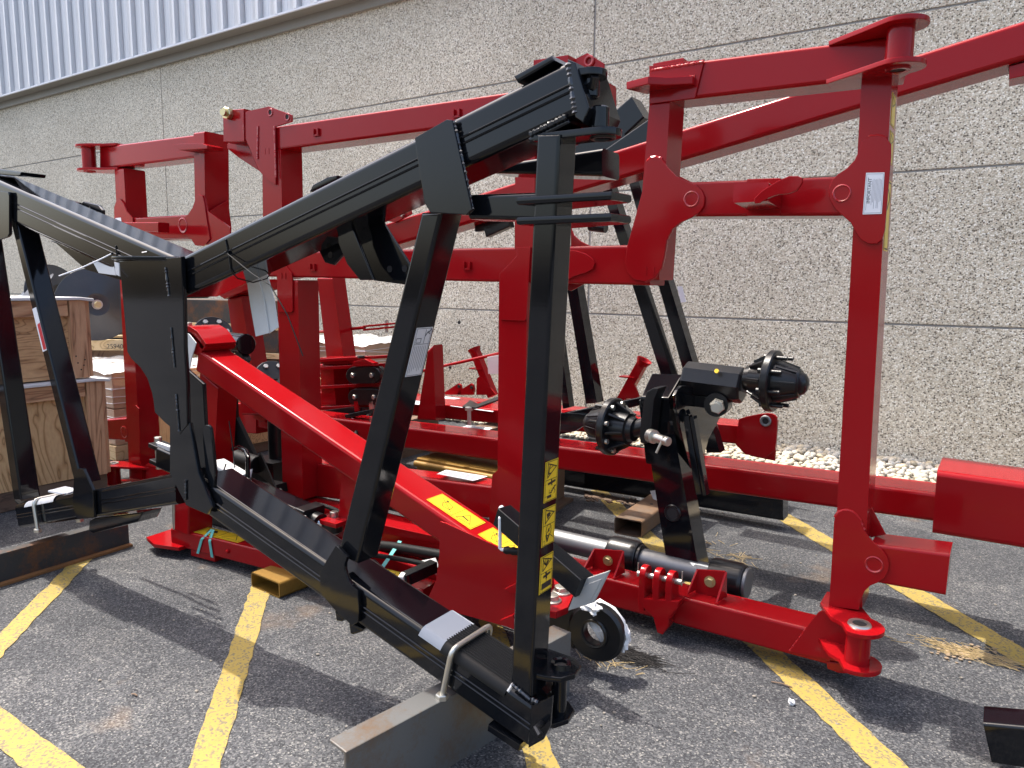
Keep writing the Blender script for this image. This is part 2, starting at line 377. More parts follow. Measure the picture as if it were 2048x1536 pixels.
def wdisc(cx, cy, r, n=24, a0=0, a1=360): return [(cx+r*cos(radians(a0+(a1-a0)*i/n)), cy+r*sin(radians(a0+(a1-a0)*i/n))) for i in range(n)]
def smoothpx(pts, it=2):               # round the corners of a traced outline
    for _ in range(it):
        o = []
        for i, p in enumerate(pts):
            q = pts[(i+1) % len(pts)]
            o += [(p[0]*0.75+q[0]*0.25, p[1]*0.75+q[1]*0.25), (p[0]*0.25+q[0]*0.75, p[1]*0.25+q[1]*0.75)]
        pts = o
    return pts
def crop(ox, oy, s, pts): return [(ox+x*s, oy+y*s) for x, y in pts]

#@@GROUND
# ================================================================= ground and painted lines
g = MB(); g.sheet([(-60, -40, 0), (60, -40, 0), (60, 60, 0), (-60, 60, 0)]); struct('asphalt_ground', g, 'asphalt')
def painted(p, q, wd, z=0.004):
    p, q = Vector((*p, 0)), Vector((*q, 0)); d = (q-p).normalized(); nrm = Vector((-d.y, d.x, 0)); L = (q-p).length; n = int(L/0.05)
    m = MB(); A = []; B = []
    for i in range(n+1):
        c = p+d*(L*i/n)
        A.append(m.bm.verts.new(c+nrm*(wd/2+random.gauss(0, 0.003))+Vector((0, 0, z)))); B.append(m.bm.verts.new(c-nrm*(wd/2+random.gauss(0, 0.003))+Vector((0, 0, z))))
    for i in range(n): m.bm.faces.new((A[i], B[i], B[i+1], A[i+1]))
    bmesh.ops.recalc_face_normals(m.bm, faces=m.bm.faces[:]); struct('painted_line', m, 'line_paint')
painted((-1.815, 1.04), (-5.3, 4.46), 0.105)
painted((-0.325, 1.10), (-3.6, 4.39), 0.105)
painted((0.95, 1.43), (-0.62, 3.03), 0.125); painted((-0.62, 3.03), (-2.55, 5.03), 0.125)
painted((2.0, 1.86), (-1.80, 5.83), 0.14)
painted((-3.30, 1.04), (-5.6, 3.26), 0.10)
painted((-8.0, 1.025), (3.0, 1.025), 0.115)

# ================================================================= warehouse wall
YW = 7.45
wall = Thing('warehouse_wall', 'long warehouse wall of tan exposed aggregate panels under ribbed metal siding', 'wall', (-4, YW, 0))
XS = [-28.46, -20.30, -12.13, -3.96, 4.21, 12.38]; ZS = [0, 1.263, 2.597, 3.925, 5.29]
for i in range(5):
    for j in range(4):
        gx, gz = 0.010, 0.009
        P = [(XS[i]+gx, YW, ZS[j+1]-gz), (XS[i+1]-gx, YW, ZS[j+1]-gz), (XS[i+1]-gx, YW, ZS[j]+gz), (XS[i]+gx, YW, ZS[j]+gz)]
        wall.part('wall_panel', MB().poly(P, (0, 0.12, 0), 0.007, 2), 'exposed_aggregate')
wall.part('joint_backing', MB().box((-8, YW+0.037, 2.6), (41, 0.05, 5.2)), 'joint_dark')
wall.part('panel_top_trim', MB().box((-8, 7.415, 5.19), (41, 0.05, 0.13)), 'flashing_paint')
wall.part('soffit', MB().poly([(-28.4, 7.20, 5.262), (-28.4, 7.46, 5.245), (-28.4, 7.46, 5.275), (-28.4, 7.20, 5.275)], (41, 0, 0), 0), 'flashing_paint')
wall.part('drip_edge', MB().box((-8, 7.20, 5.268), (41, 0.03, 0.03)), 'white_print')
rib = 0.406
def siding(x0):
    m = MB(); prof = []
    for k in range(3):
        b = x0+k*rib
        prof += [(b, 0), (b+0.05, 0.0), (b+0.052, -0.002), (b+0.10, -0.002), (b+0.102, 0), (b+0.205, 0), (b+0.30, -0.058), (b+0.352, -0.058), (b+0.372, 0.03), (b+0.392, 0.03), (b+0.394, 0)]
    prof.append((x0+3*rib, 0))
    vs = [(m.bm.verts.new((x, 7.24+y, 5.28)), m.bm.verts.new((x, 7.24+y, 8.8))) for x, y in prof]
    for a, b in zip(vs, vs[1:]): m.bm.faces.new((a[0], b[0], b[1], a[1]))
    return m
first = wall.part('siding_panel', siding(-26.2), 'siding_metal')
for k in range(1, 31):
    c = first.copy(); COL.objects.link(c); c.parent = wall.o; c.location.x = 3*rib*k
wall.part('siding_backing', MB().box((-8, 7.46, 7.04), (41, 0.3, 3.5)), 'joint_dark')
for px, py, r in ((918, 645, 0.022), (900, 735, 0.02), (845, 712, 0.013)):
    c = W(px, py, YW-0.003); wall.part('anchor_hole', MB().cyl(c, c+Vector((0, 0.006, 0)), r, 10), 'hole_dark')

# ================================================================= pebble strip
bed = struct('pebble_bed', MB().box((-8, 7.03, 0.005), (41, 0.84, 0.03)), 'gravel_bed')
pm = []
for k in range(9):
    b = bmesh.new(); bmesh.ops.create_icosphere(b, subdivisions=2, radius=1)
    sx, sy, sz = random.uniform(0.8, 1.25), random.uniform(0.75, 1.1), random.uniform(0.55, 0.75); ph = [random.uniform(0, 6) for _ in range(6)]
    for v in b.verts:
        d = 1+0.10*sin(2.1*v.co.x+ph[0])+0.09*sin(2.3*v.co.y+ph[1])+0.08*sin(2.6*v.co.z+ph[2])
        v.co = Vector((v.co.x*sx*d, v.co.y*sy*d, v.co.z*sz*d))
    me = bpy.data.meshes.new('pebble'); b.to_mesh(me); b.free(); me.materials.append(MATS['pebble_stone']); me.polygons.foreach_set('use_smooth', [True]*len(me.polygons)); pm.append(me)
cnt = 0; rest = MB()
cells = [(x*0.058, y*0.056) for x in range(-98, 50) for y in range(15)]
cells.sort(key=lambda c: abs(c[0]+1.0)*(1 if c[1] > 0.22 else 2.2))
for cx, cy in cells:
    x = cx+random.uniform(-0.02, 0.02); y = 6.60+cy+random.uniform(-0.02, 0.02); r = random.uniform(0.021, 0.040)
    if y > 7.40: continue
    if cnt < 290:
        o = bpy.data.objects.new('pebble', random.choice(pm)); COL.objects.link(o); o.parent = bed
        o.location = (x, y, 0.022+r*0.45+random.uniform(0, 0.022)); o.scale = (r, r, r); o.rotation_euler = (random.uniform(-0.5, 0.5), random.uniform(-0.5, 0.5), random.uniform(0, 6)); cnt += 1
    else:
        t = bmesh.new(); bmesh.ops.create_icosphere(t, subdivisions=1, radius=r)
        for v in t.verts: v.co = Vector((x+v.co.x, y+v.co.y, 0.022+r*0.45+v.co.z*0.65))
        merge(rest.bm, t)
o = bpy.data.objects.new('pebble_spread', finish(rest, 'pebble_spread', 'pebble_stone')); COL.objects.link(o); o.parent = bed; o['kind'] = 'stuff'
# ================================================================= near black hourglass frame (plane parallel to the wall)
YB, DB = 1.77, 0.178
bf = Thing('black_hitch_frame', 'large glossy black steel hourglass frame standing in front of the red machine', 'frame', W(380, 1060, YB))
def P3(*a): return [W(x, y, YB) for x, y in a]
K = 'black_paint'
grooves = []
def groove_tube(name, px, Y=YB, d=DB):
    m = MB().tube(px, Y, d, 0.02, 5)
    a, b, c, e = px
    for f in (0.44, 0.56):               # rolled flute along the face
        p = W(a[0]+(e[0]-a[0])*f, a[1]+(e[1]-a[1])*f, Y-0.001); q = W(b[0]+(c[0]-b[0])*f, b[1]+(c[1]-b[1])*f, Y-0.001)
        m.path([p+(q-p)*t for t in (0, 0.25, 0.5, 0.75, 1)], 0.0035, 6)
    return bf.part(name, m, K)
groove_tube('upper_beam', [(364, 512), (1136, 120), (1149, 231), (364, 594)])
groove_tube('upper_beam', [(345, 513), (-90, 323), (-90, 391), (345, 597)])
groove_tube('lower_beam', [(396, 952), (1066, 1413), (1054, 1495), (412, 1030)])
groove_tube('lower_beam', [(350, 947), (29, 1010), (38, 1057), (352, 1010)])
# apex: two bent leaves with the folded seam between them
apexpx = [(238, 522), (362, 513), (366, 600), (368, 700), (372, 760), (374, 850), (359, 869), (330, 846), (309, 825), (306, 800), (303, 785), (294, 757), (280, 735), (262, 718), (254, 704), (247, 620)]
m = MB().plate(apexpx, YB-0.03, 0.02, 0.004); bf.part('apex_plate', m, K)
za = W(300, 517, YB).z
web = [(-3.36, YB+0.17), (-3.375, YB-0.005), (-3.27, YB-0.03), (-3.22, YB-0.055), (-3.16, YB-0.105), (-3.10, YB-0.128), (-3.02, YB-0.128), (-2.95, YB-0.105), (-2.88, YB-0.065), (-2.80, YB-0.03), (-2.70, YB-0.004), (-2.70, YB+0.17)]
x0_, x1_ = W(231, 516, YB).x, W(366, 508, YB).x
web = [(x0_+(x+3.375)/(0.675)*(x1_-x0_), y) for x, y in web]
bf.part('apex_web', MB().poly([Vector((x, y, za+0.006)) for x, y in web], (0, 0, -0.014), 0.003), K)
m = MB().plate([(359, 868), (378, 846), (396, 946), (424, 1014), (413, 1029), (372, 1011), (339, 948), (339, 846)], YB-0.028, 0.02, 0.004); bf.part('waist_plate', m, K)
m = MB().plate([(366, 640), (372, 738), (406, 768), (410, 850), (432, 1000), (396, 1000), (374, 850)], YB+0.10, 0.018, 0.004); bf.part('waist_plate', m, K)
def welds(th, mat, L):
    for a, b, r in L: th.part('weld_bead', MB().weld(a, b, r), mat)
welds(bf, 'weld_black', [(W(*a, YB-0.032), W(*b, YB-0.032), 0.0055) for a, b in (((331, 535), (338, 592)), ((342, 655), (349, 735)), ((352, 788), (358, 862)), ((371, 960), (371, 1000)))])
for o in (0.0, 0.045): bf.part('guide_loop', MB().plate(smoothpx([(403, 862), (408, 850), (416, 850), (422, 862), (432, 975), (414, 975)], 1), YB+o, 0.016, 0.004), K)
# outer post
post = [(1073, 262), (1118, 255), (1062, 1402), (1020, 1362)]
YP = YB-0.012
m = MB().poly([W(1073, 268, YP), W(1119, 268, YP), W(1061, 1396, YP), W(1020, 1365, YP)][0:4], (0, 0.098, 0), 0.010, 4)
bf.part('outer_post', m, K)
Xp = W(1090, 900, YP).x
# brace, right wing
m = MB().poly([W(842, 425, YB+0.01), W(882, 425, YB+0.01), W(714, 1128, YB+0.01), W(674, 1110, YB+0.01)], (0, 0.11, 0), 0.011, 4)
bf.part('brace', m, K)
c1 = crop(400, 50, .3418, [(1255, 660), (1440, 553), (1475, 556), (1590, 1080), (1560, 1112), (1345, 1098), (1312, 1040), (1265, 740)])
bf.part('collar_plate', MB().plate(c1, YB-0.022, 0.016), K)
bf.part('collar_plate', MB().plate(crop(400, 50, .3418, [(1262, 700), (1475, 600), (1590, 1080), (1560, 1112), (1345, 1098), (1312, 1040)]), YB+DB+0.004, 0.016), K)
m = MB(); cw = [W(x, y, YB-0.012) for x, y in ((905, 243), (942, 419))]; m.weld(cw[0]+Vector((0.006, 0, 0)), cw[1]+Vector((0.006, 0, 0)), 0.006)
bf.part('weld_bead', m, 'weld_black')
bf.part('tie_tube', MB().tube([(936, 389), (1072, 384), (1068, 441), (938, 438)], YB+0.03, 0.10, 0.012), K)
for yy, y2 in ((386, 401), (427, 441)):
    a = W(1033, (yy+y2)/2, YB-0.03); z = a.z
    m = MB().poly([Vector((a.x, YB-0.03, z)), Vector((a.x+0.285, YB-0.02, z)), Vector((a.x+0.295, YB+0.08, z)), Vector((a.x+0.06, YB+0.16, z))], (0, 0, -0.022), 0.006)
    bf.part('prong', m, K)
g2 = [(671, 1091), (694, 1114), (689, 1128), (689, 1140), (694, 1156), (703, 1172), (715, 1181), (718, 1215), (716, 1244), (704, 1252), (670, 1221), (640, 1186), (639, 1145), (649, 1127)]
bf.part('gusset_plate', MB().plate(g2, YB-0.020, 0.016), K)
bf.part('gusset_plate', MB().plate([(x+14, y-2) for x, y in g2], YB+DB+0.003, 0.016), K)
bf.part('lug_plate', MB().plate([(743, 1120), (790, 1160), (802, 1170), (800, 1190), (784, 1194), (735, 1152)], YB+DB-0.01, 0.016), K)
m = MB(); c = W(786, 1178, YB+DB-0.013); m.cyl(c, c+Vector((0, 0.022, 0)), 0.012, 12); bf.part('lug_hole', m, 'hole_dark')
for q in ([(669, 1222), (689, 1236), (683, 1244), (672, 1242)], [(697, 1246), (728, 1258), (724, 1264), (706, 1270), (700, 1268)]):
    bf.part('lower_lug', MB().plate(q, YB+0.02, 0.09, 0.006), K)
m = MB(); c = W(712, 1250, YB-0.004); 
# top of outer post: pad, saddle, hinge lugs, end plate
bf.part('top_pad', MB().poly([W(1026, 152, YB), W(1102, 110, YB), W(1110, 121, YB), W(1034, 165, YB)], (0, DB, 0), 0.006), K)
bf.part('end_plate', MB().plate([(1134, 118), (1150, 124), (1178, 215), (1166, 246), (1150, 234)], YB-0.006, DB+0.012, 0.004), K)
e0 = W(1160, 180, YB+0.05)
bf.part('end_pin', MB().path([e0, e0+Vector((0.05, -0.02, 0.0)), e0+Vector((0.06, -0.03, 0.02))], 0.012, 8), 'black_cast')
bf.part('saddle_plate', MB().poly([W(1055, 276, YB), W(1136, 236, YB), W(1140, 246, YB), W(1059, 287, YB)], (0, DB, 0), 0.005), K)
welds(bf, 'weld_black', [(W(1058, 270, YB-0.004), W(1132, 233, YB-0.004), 0.008), (W(1136, 126, YB-0.004), W(1150, 226, YB-0.004), 0.008)])
def hinge(th, mat, c, r, axis_z, plates, bore=0.45):
    pass
hx = W(1186, 180, YB+0.06)
def lug_shape(x0, cx, cy, zz, r, n=12):
    return [Vector((x0, YB-0.002, zz)), Vector((cx-0.01, cy-r*0.98, zz))]+[Vector((cx+r*cos(radians(t)), cy+r*sin(radians(t)), zz)) for t in range(-75, 91, n)]+[Vector((x0, cy+r, zz))]
xu, xl = W(1182, 143, YB+0.05).x, W(1206, 266, YB+0.05).x
bf.part('hinge_lug', MB().poly(lug_shape(W(1140, 143, YB).x, xu, YB+0.05, W(1186, 141, YB+0.05).z, 0.044), (0, 0, -0.02), 0.003), K)
bf.part('hinge_lug', MB().poly(lug_shape(W(1066, 262, YB).x, xl, YB+0.05, W(1186, 262, YB+0.05).z, 0.050), (0, 0, -0.02), 0.003), K)
zt, zb = W(1186, 150, YB+0.06).z, W(1186, 262, YB+0.06).z
bf.part('hinge_tube', MB().cyl((xu, YB+0.05, zt), (xu, YB+0.05, zt-0.062), 0.024, 20, bev=0.004), K)
bf.part('hinge_tube', MB().cyl((xl-0.012, YB+0.05, zb+0.058), (xl-0.012, YB+0.05, zb), 0.026, 20, bev=0.004), K)
bf.part('hinge_bush', MB().ring((xl, YB+0.05, zb-0.022), (0, 0, 1), 0.03, 0.006), 'black_cast')
# foot of outer post: hinge lug with bush
zf = G(1122, 1345, 0.36).z
fc = W(1122, 1332, YB+0.10)
for zz, ox in ((fc.z, 0.0), (fc.z-0.155, -0.02)):
    x, y = fc.x+ox, YB+0.10
    pts = [Vector(q) for q in ((x-0.10, YB+0.004, zz), (x-0.01, y-0.078, zz), (x+0.035, y-0.060, zz), (x+0.058, y-0.015, zz), (x+0.050, y+0.040, zz), (x+0.01, y+0.072, zz), (x-0.12, y+0.075, zz))]
    bf.part('hinge_lug', MB().poly(pts, (0, 0, -0.018), 0.004), K)
bf.part('hinge_tube', MB().cyl((fc.x-0.005, YB+0.10, fc.z-0.018), (fc.x-0.005, YB+0.10, fc.z-0.155), 0.024, 20), K)
b = bf.part('hinge_bush', MB().lathe((fc.x, YB+0.10, fc.z), (0, 0, 1), [(0, 0.020), (0.012, 0.020), (0.014, 0.030), (0, 0.034)], 20), K)
bf.part('bush_bore', MB().cyl((fc.x, YB+0.10, fc.z+0.0), (fc.x, YB+0.10, fc.z+0.002), 0.0195, 16), 'hole_dark')
bf.part('end_plate', MB().plate([(1062, 1411), (1104, 1393), (1100, 1452), (1086, 1480), (1056, 1497)], YB-0.004, 0.012, 0.003), K)
e0 = W(1084, 1446, YB-0.005); bf.part('end_pin', MB().path([e0, e0+Vector((0.0, -0.035, 0.0)), e0+Vector((0.022, -0.045, -0.008))], 0.010, 8), 'black_cast')
bf.part('base_pad', MB().poly([W(976, 1449, YB-0.004), W(1040, 1490, YB-0.004), W(1036, 1504, YB-0.004), W(974, 1462, YB-0.004)], (0, DB, 0), 0.004), K)
welds(bf, 'weld_black', [(W(1024, 1368, YB-0.016), W(1060, 1399, YB-0.016), 0.006), (W(1062, 1399, YB-0.01), W(1076, 1405, YB-0.004), 0.009)])
# bracket plates hanging from the upper beam
bf.part('bracket_plate', MB().plate(crop(400, 50, .3418, [(800, 1180), (880, 1160), (1015, 1493), (935, 1493), (860, 1400), (810, 1280)]), YB+0.06, 0.014), K)
hp = bf.part('bracket_plate', MB().plate(crop(400, 50, .3418, [(885, 1150), (1040, 1110), (1225, 1400), (1200, 1520), (1015, 1495), (885, 1275)]), YB+0.15, 0.014), K)
bf.part('bracket_plate', MB().plate(crop(400, 50, .3418, [(690, 1230), (800, 1190), (850, 1330), (780, 1405), (730, 1390), (700, 1330)]), YB+0.20, 0.014), K)
for px, py in ((779, 538), (809, 537), (660, 510)):
    c = W(px, py, YB+0.148 if px > 700 else YB+0.198); bf.part('bolt_hole', MB().cyl(c, c+Vector((0, 0.018, 0)), 0.012, 12), 'hole_dark')
bf.part('top_bracket', MB().plate(crop(400, 50, .3418, [(640, 975), (660, 935), (745, 890), (800, 880), (800, 900)]), YB+0.10, 0.03), K)
bf.part('rear_beam', MB().tube([(985, 330), (1204, 296), (1204, 352), (985, 346)], YB+0.30, 0.12, 0.012), K)
# left wing
bf.part('brace', MB().poly([W(20, 440, YB+0.02), W(32, 440, YB+0.02), W(163, 968, YB+0.02), W(149, 968, YB+0.02)], (0, 0.10, 0), 0.010, 4), K)
bf.part('outer_post', MB().poly([W(-62, 400, YB-0.006), W(-48, 400, YB-0.006), W(42, 1000, YB-0.006), W(27, 1000, YB-0.006)], (0, 0.10, 0), 0.010, 4), K)
bf.part('collar_plate', MB().plate([(-40, 376), (16, 384), (18, 392), (18, 468), (14, 474), (-40, 492)], YB-0.02, 0.016), K)
bf.part('gusset_plate', MB().plate(crop(0, 800, .2441, [(605, 625), (640, 560), (680, 565), (760, 740), (770, 965), (630, 980), (590, 850)]), YB-0.020, 0.016), K)
bf.part('hanging_lug', MB().plate(crop(0, 800, .2441, [(730, 990), (770, 970), (1170, 920), (1130, 1000), (760, 1095), (725, 1070)]), YB+0.05, 0.10, 0.006), K)
t = bf.part('hinge_lug', MB().plate([(-20, 335), (42, 344), (40, 351), (32, 352), (-20, 347)], YB+0.04, 0.12, 0.004), K)
bf.part('bracket_plate', MB().plate([(62, 378), (156, 405), (156, 430), (62, 385)], YB+0.30, 0.02), K)
for o in (0.20, 0.245, 0.29, 0.335): bf.part('lug_plate', MB().plate([(158, 412), (166, 403), (196, 410), (204, 420), (204, 448), (156, 428)], YB+o, 0.018, 0.004), K)
for q in ((162.5, 419), (177, 419), (190, 431)):
    c = W(*q, YB+0.196); bf.part('bolt_hole', MB().cyl(c, c+Vector((0, 0.02, 0)), 0.013, 12), 'hole_dark')
bf.part('bracket_plate', MB().plate([(98, 481), (112, 487), (172, 540), (240, 560), (240, 545), (190, 505)], YB+0.10, 0.016), K)
# warning labels on the outer side of the post
def warn_triangle(d, m, asp, flip=False):
    d.line(m, [(0.2, 0.055), (0.2, 0.40), (0.86, 0.18)], 0.05, True, asp)
PYL = [[(1090.5, 944), (1111.5, 934), (1107.5, 1023), (1083, 1031)], [(1081.5, 1046), (1106, 1034.5), (1102, 1117), (1077, 1129)], [(1076, 1152), (1101, 1137.5), (1096.5, 1219), (1072, 1232)]]
for k, q in enumerate(PYL):
    tl, tr, br, bl = [PX(x, y, Xp+0.046) for x, y in q]
    ya, yb = YP+0.016, YP+0.088
    zt, zb = (tl.z+tr.z)/2, (bl.z+br.z)/2
    Xs = W(1119+(1061-1119)*((q[0][1]+60-268)/(1396-268)), q[0][1]+40, YP).x
    Q = [(Xs, ya, zt), (Xs, yb, zt), (Xs, yb, zb), (Xs, ya, zb)]
    # the post leans a little: take the face position at both ends
    def xf(z): 
        a, b = W(1119, 268, YP), W(1061, 1396, YP); return a.x+(b.x-a.x)*((z-a.z)/(b.z-a.z))
    Q = [(xf(zt), ya, zt), (xf(zt), yb, zt), (xf(zb), yb, zb), (xf(zb), ya, zb)]
    d = Decal(Q, (1, 0, 0)); asp = (zt-zb)/(yb-ya)
    lab = bf.part('warning_label', d.base(), 'yellow_print'); im = MB()
    d.line(im, [(0.06, 0.02), (0.94, 0.02), (0.94, 0.98), (0.06, 0.98)], 0.025, True, asp); d.line(im, [(0.06, 0.46), (0.94, 0.46)], 0.025, False, asp)
    warn_triangle(d, im, asp)
    d.line(im, [(0.07, 0.86), (0.24, 0.86), (0.24, 0.98)], 0.015, False, asp)
    if k == 0:
        d.line(im, [(0.28, 0.27), (0.34, 0.12)], 0.07, False, asp); d.line(im, [(0.30, 0.20), (0.58, 0.15)], 0.035, False, asp); d.line(im, [(0.26, 0.31), (0.42, 0.31)], 0.06, False, asp)
        d.line(im, [(0.30, 0.56), (0.80, 0.53)], 0.10, False, asp); d.line(im, [(0.52, 0.49), (0.56, 0.60)], 0.08, False, asp)
        for i in range(5): d.line(im, [(0.45+0.08*i, 0.80-0.035*i), (0.55+0.08*i, 0.80-0.035*i)], 0.05, False, asp)
        d.line(im, [(0.38, 0.72), (0.38, 0.80)], 0.03, False, asp); d.line(im, [(0.30, 0.88), (0.5, 0.88)], 0.12, False, asp); d.line(im, [(0.72, 0.70), (0.84, 0.78), (0.78, 0.84)], 0.03, False, asp)
    elif k == 1:
        d.shape(im, [(0.28, 0.16), (0.5, 0.14), (0.62, 0.19), (0.52, 0.22), (0.60, 0.24), (0.44, 0.26), (0.40, 0.32), (0.33, 0.27)])
        d.line(im, [(0.5+0.2*cos(a*0.5236), 0.61+0.2*sin(a*0.5236)/asp*1.25) for a in range(12)], 0.035, True, asp); d.line(im, [(0.38, 0.67), (0.62, 0.55)], 0.035, False, asp)
        d.shape(im, [(0.45, 0.57), (0.55, 0.57), (0.57, 0.65), (0.46, 0.66)])
        d.line(im, [(0.32, 0.74), (0.42, 0.88), (0.55, 0.74)], 0.09, False, asp); d.line(im, [(0.66, 0.76), (0.84, 0.84)], 0.03, False, asp)
    else:
        for a in (-0.18, -0.06, 0.08): d.line(im, [(0.44+a*0.4, 0.25), (0.48+a*1.3, 0.12)], 0.05, False, asp)
        d.line(im, [(0.30, 0.20), (0.46, 0.27), (0.62, 0.19)], 0.07, False, asp)
        d.line(im, [(0.32, 0.57), (0.78, 0.54)], 0.11, False, asp); d.line(im, [(0.48, 0.50), (0.52, 0.62)], 0.12, False, asp)
        d.line(im, [(0.52, 0.65), (0.52, 0.73)], 0.03, False, asp); d.line(im, [(0.30, 0.82), (0.78, 0.82)], 0.26, False, asp)
    bf.part('pictogram', im, 'ink', lab)
# white label on the right brace (side face turned to the right) and white-red label on the left brace
def brace_x(z): a, b = W(882, 425, YB+0.01), W(714, 1128, YB+0.01); return a.x+(b.x-a.x)*((z-a.z)/(b.z-a.z))
zt, zb = W(850, 655, YB+0.06).z, W(825, 752, YB+0.06).z
Q = [(brace_x(zt), YB+0.026, zt), (brace_x(zt), YB+0.106, zt), (brace_x(zb), YB+0.106, zb), (brace_x(zb), YB+0.026, zb)]
nb = Vector((1, 0, -0.24)).normalized(); d = Decal(Q, nb); asp = (zt-zb)/0.08
lab = bf.part('instruction_label', d.base(), 'white_print', label='white instruction label on the brace'); im = MB()
d.line(im, [(0.06, 0.02), (0.94, 0.02), (0.94, 0.98), (0.06, 0.98)], 0.02, True, asp); d.line(im, [(0.06, 0.34), (0.94, 0.34)], 0.02, False, asp)
d.line(im, [(0.14, 0.22), (0.42, 0.22), (0.42, 0.31), (0.14, 0.31)], 0.03, True, asp); d.line(im, [(0.62, 0.05), (0.62, 0.32)], 0.03, False, asp)
d.line(im, [(0.64, 0.17), (0.74, 0.10), (0.86, 0.08), (0.92, 0.04)], 0.05, False, asp); d.line(im, [(0.78, 0.10), (0.86, 0.13)], 0.05, False, asp)
for i in range(7): d.line(im, [(0.16+0.11*i, 0.38), (0.16+0.11*i, 0.80+0.12*random.random())], 0.022, False, asp)
bf.part('print', im, 'grey_ink', lab)
a, b = W(32, 440, YB+0.02), W(163, 968, YB+0.02)
def lf(y): t = (y-440)/528; return 20+(149-20)*t, 32+(163-32)*t
Q = []
for y, s in ((618, 0), (614, 1), (700, 1), (704, 0)):
    l, r = lf(y); Q.append(W(l+1.5 if s == 0 else r-2.5, y, YB+0.02))
d = Decal(Q, (0, -1, 0)); lab = bf.part('warning_label', d.base(), 'white_print', label='white and red warning label on the left brace'); im = MB()
d.shape(im, [(0.3, 0.38), (0.98, 0.36), (0.98, 0.97), (0.3, 0.97)]); bf.part('print', im, 'red_ink', lab)
# ================================================================= big red implement frame, wall-parallel plane
YR, DR = 3.06, 0.165
rf = Thing('red_implement_frame', 'tall red steel implement frame of welded tubes and gussets behind the near black frame', 'frame', W(1700, 1340, YR))
R = 'red_paint'
def rt(name, px, y=YR, d=DR, bev=0.014): return rf.part(name, MB().tube(px, y, d, bev, 4), R)
def rp(name, px, front=True, d=0.012, y=None, sm=0):
    px = smoothpx(px, sm) if sm else px
    return rf.part(name, MB().plate(px, (YR-d-0.001 if front else YR+DR+0.001) if y is None else y, d, 0.003), R)
def plug(px, py, r, par):               # plug weld in a gusset plate
    c = W(px, py, YR-0.013); s = (W(px+10, py, YR)-W(px, py, YR)).length/10; r = r*s
    m = MB().lathe(c+Vector((0, 0.002, 0)), (0, -1, 0), [(0, r*1.0), (0.004, r*1.12), (0.006, r), (0.001, r*0.8), (0, 0)], 20); rf.part('plug_weld', m, 'weld_red', par)
def back(px): return rp('gusset_plate', px, False)
# --- right wing
rt('upper_beam', [(1300, 134), (1815, 68), (1795, 150), (1300, 207)])
rt('short_post', [(1299, 205), (1340, 200), (1318, 560), (1270, 560)])
rt('middle_beam', [(1340, 365), (1760, 349), (1760, 431), (1340, 433)])
rt('outer_post', [(1725, 128), (1786, 122), (1724, 1218), (1663, 1212)])
rp('sleeve_plate', [(1298, 132), (1409, 118), (1390, 196), (1298, 208)], d=0.008)
c4 = lambda p: crop(1248, 0, .3906, p)
ggl = c4([(118, 830), (140, 808), (165, 803), (195, 815), (225, 860), (265, 900), (320, 928), (365, 945), (398, 975), (412, 1010), (408, 1055), (385, 1088), (350, 1112), (290, 1138), (245, 1175), (218, 1230), (208, 1300), (192, 1370), (160, 1420), (110, 1442), (50, 1432), (15, 1395), (3, 1350), (15, 1260), (60, 1100), (98, 960)])
g = rp('gusset_plate', ggl); plug(1248+345*.3906, 1020*.3906, 14, g)
back([(x+4, y-1) for x, y in ggl])
ggr = c4([(1203, 770), (1215, 725), (1250, 703), (1300, 696), (1345, 706), (1368, 738), (1368, 800), (1352, 980), (1335, 1180), (1322, 1225), (1295, 1248), (1250, 1248), (1210, 1225), (1184, 1185), (1160, 1140), (1120, 1105), (1080, 1070), (1052, 1020), (1046, 970), (1062, 925), (1095, 892), (1140, 862), (1180, 820)])
g = rp('gusset_plate', ggr); plug(1248+1115*.3906, 990*.3906, 17, g)
back(ggr)
# important label
q = c4([(1240, 885), (1334, 883), (1320, 1095), (1222, 1098)]); Q = [W(x, y, YR-0.0135) for x, y in q]
d = Decal(Q, (0, -1, 0)); lab = rf.part('instruction_label', d.base(), 'white_print', label='white label with black heading IMPORTANT and small print'); im = MB()
d.line(im, [(0.05, 0.03), (0.95, 0.03), (0.95, 0.97), (0.05, 0.97)], 0.014, True, 2.1)
for i in range(8):
    v0 = 0.14+0.05*random.random(); d.line(im, [(0.40+0.068*i, v0), (0.40+0.068*i, 0.88-0.22*random.random())], 0.014, False, 2.1)
d.line(im, [(0.14, 0.1), (0.14, 0.9)], 0.012, False, 2.1)
rf.part('print', im, 'grey_ink', lab)
ln = (Q[3]-Q[0]).length; xd = (Q[0]-Q[3]).normalized()
rf.part('lettering', text_mesh('IMPORTANT', d.at(0.33, 0.74, 0.0006), xd, Vector((0, -1, 0)).cross(xd), ln*0.108), 'ink', lab)
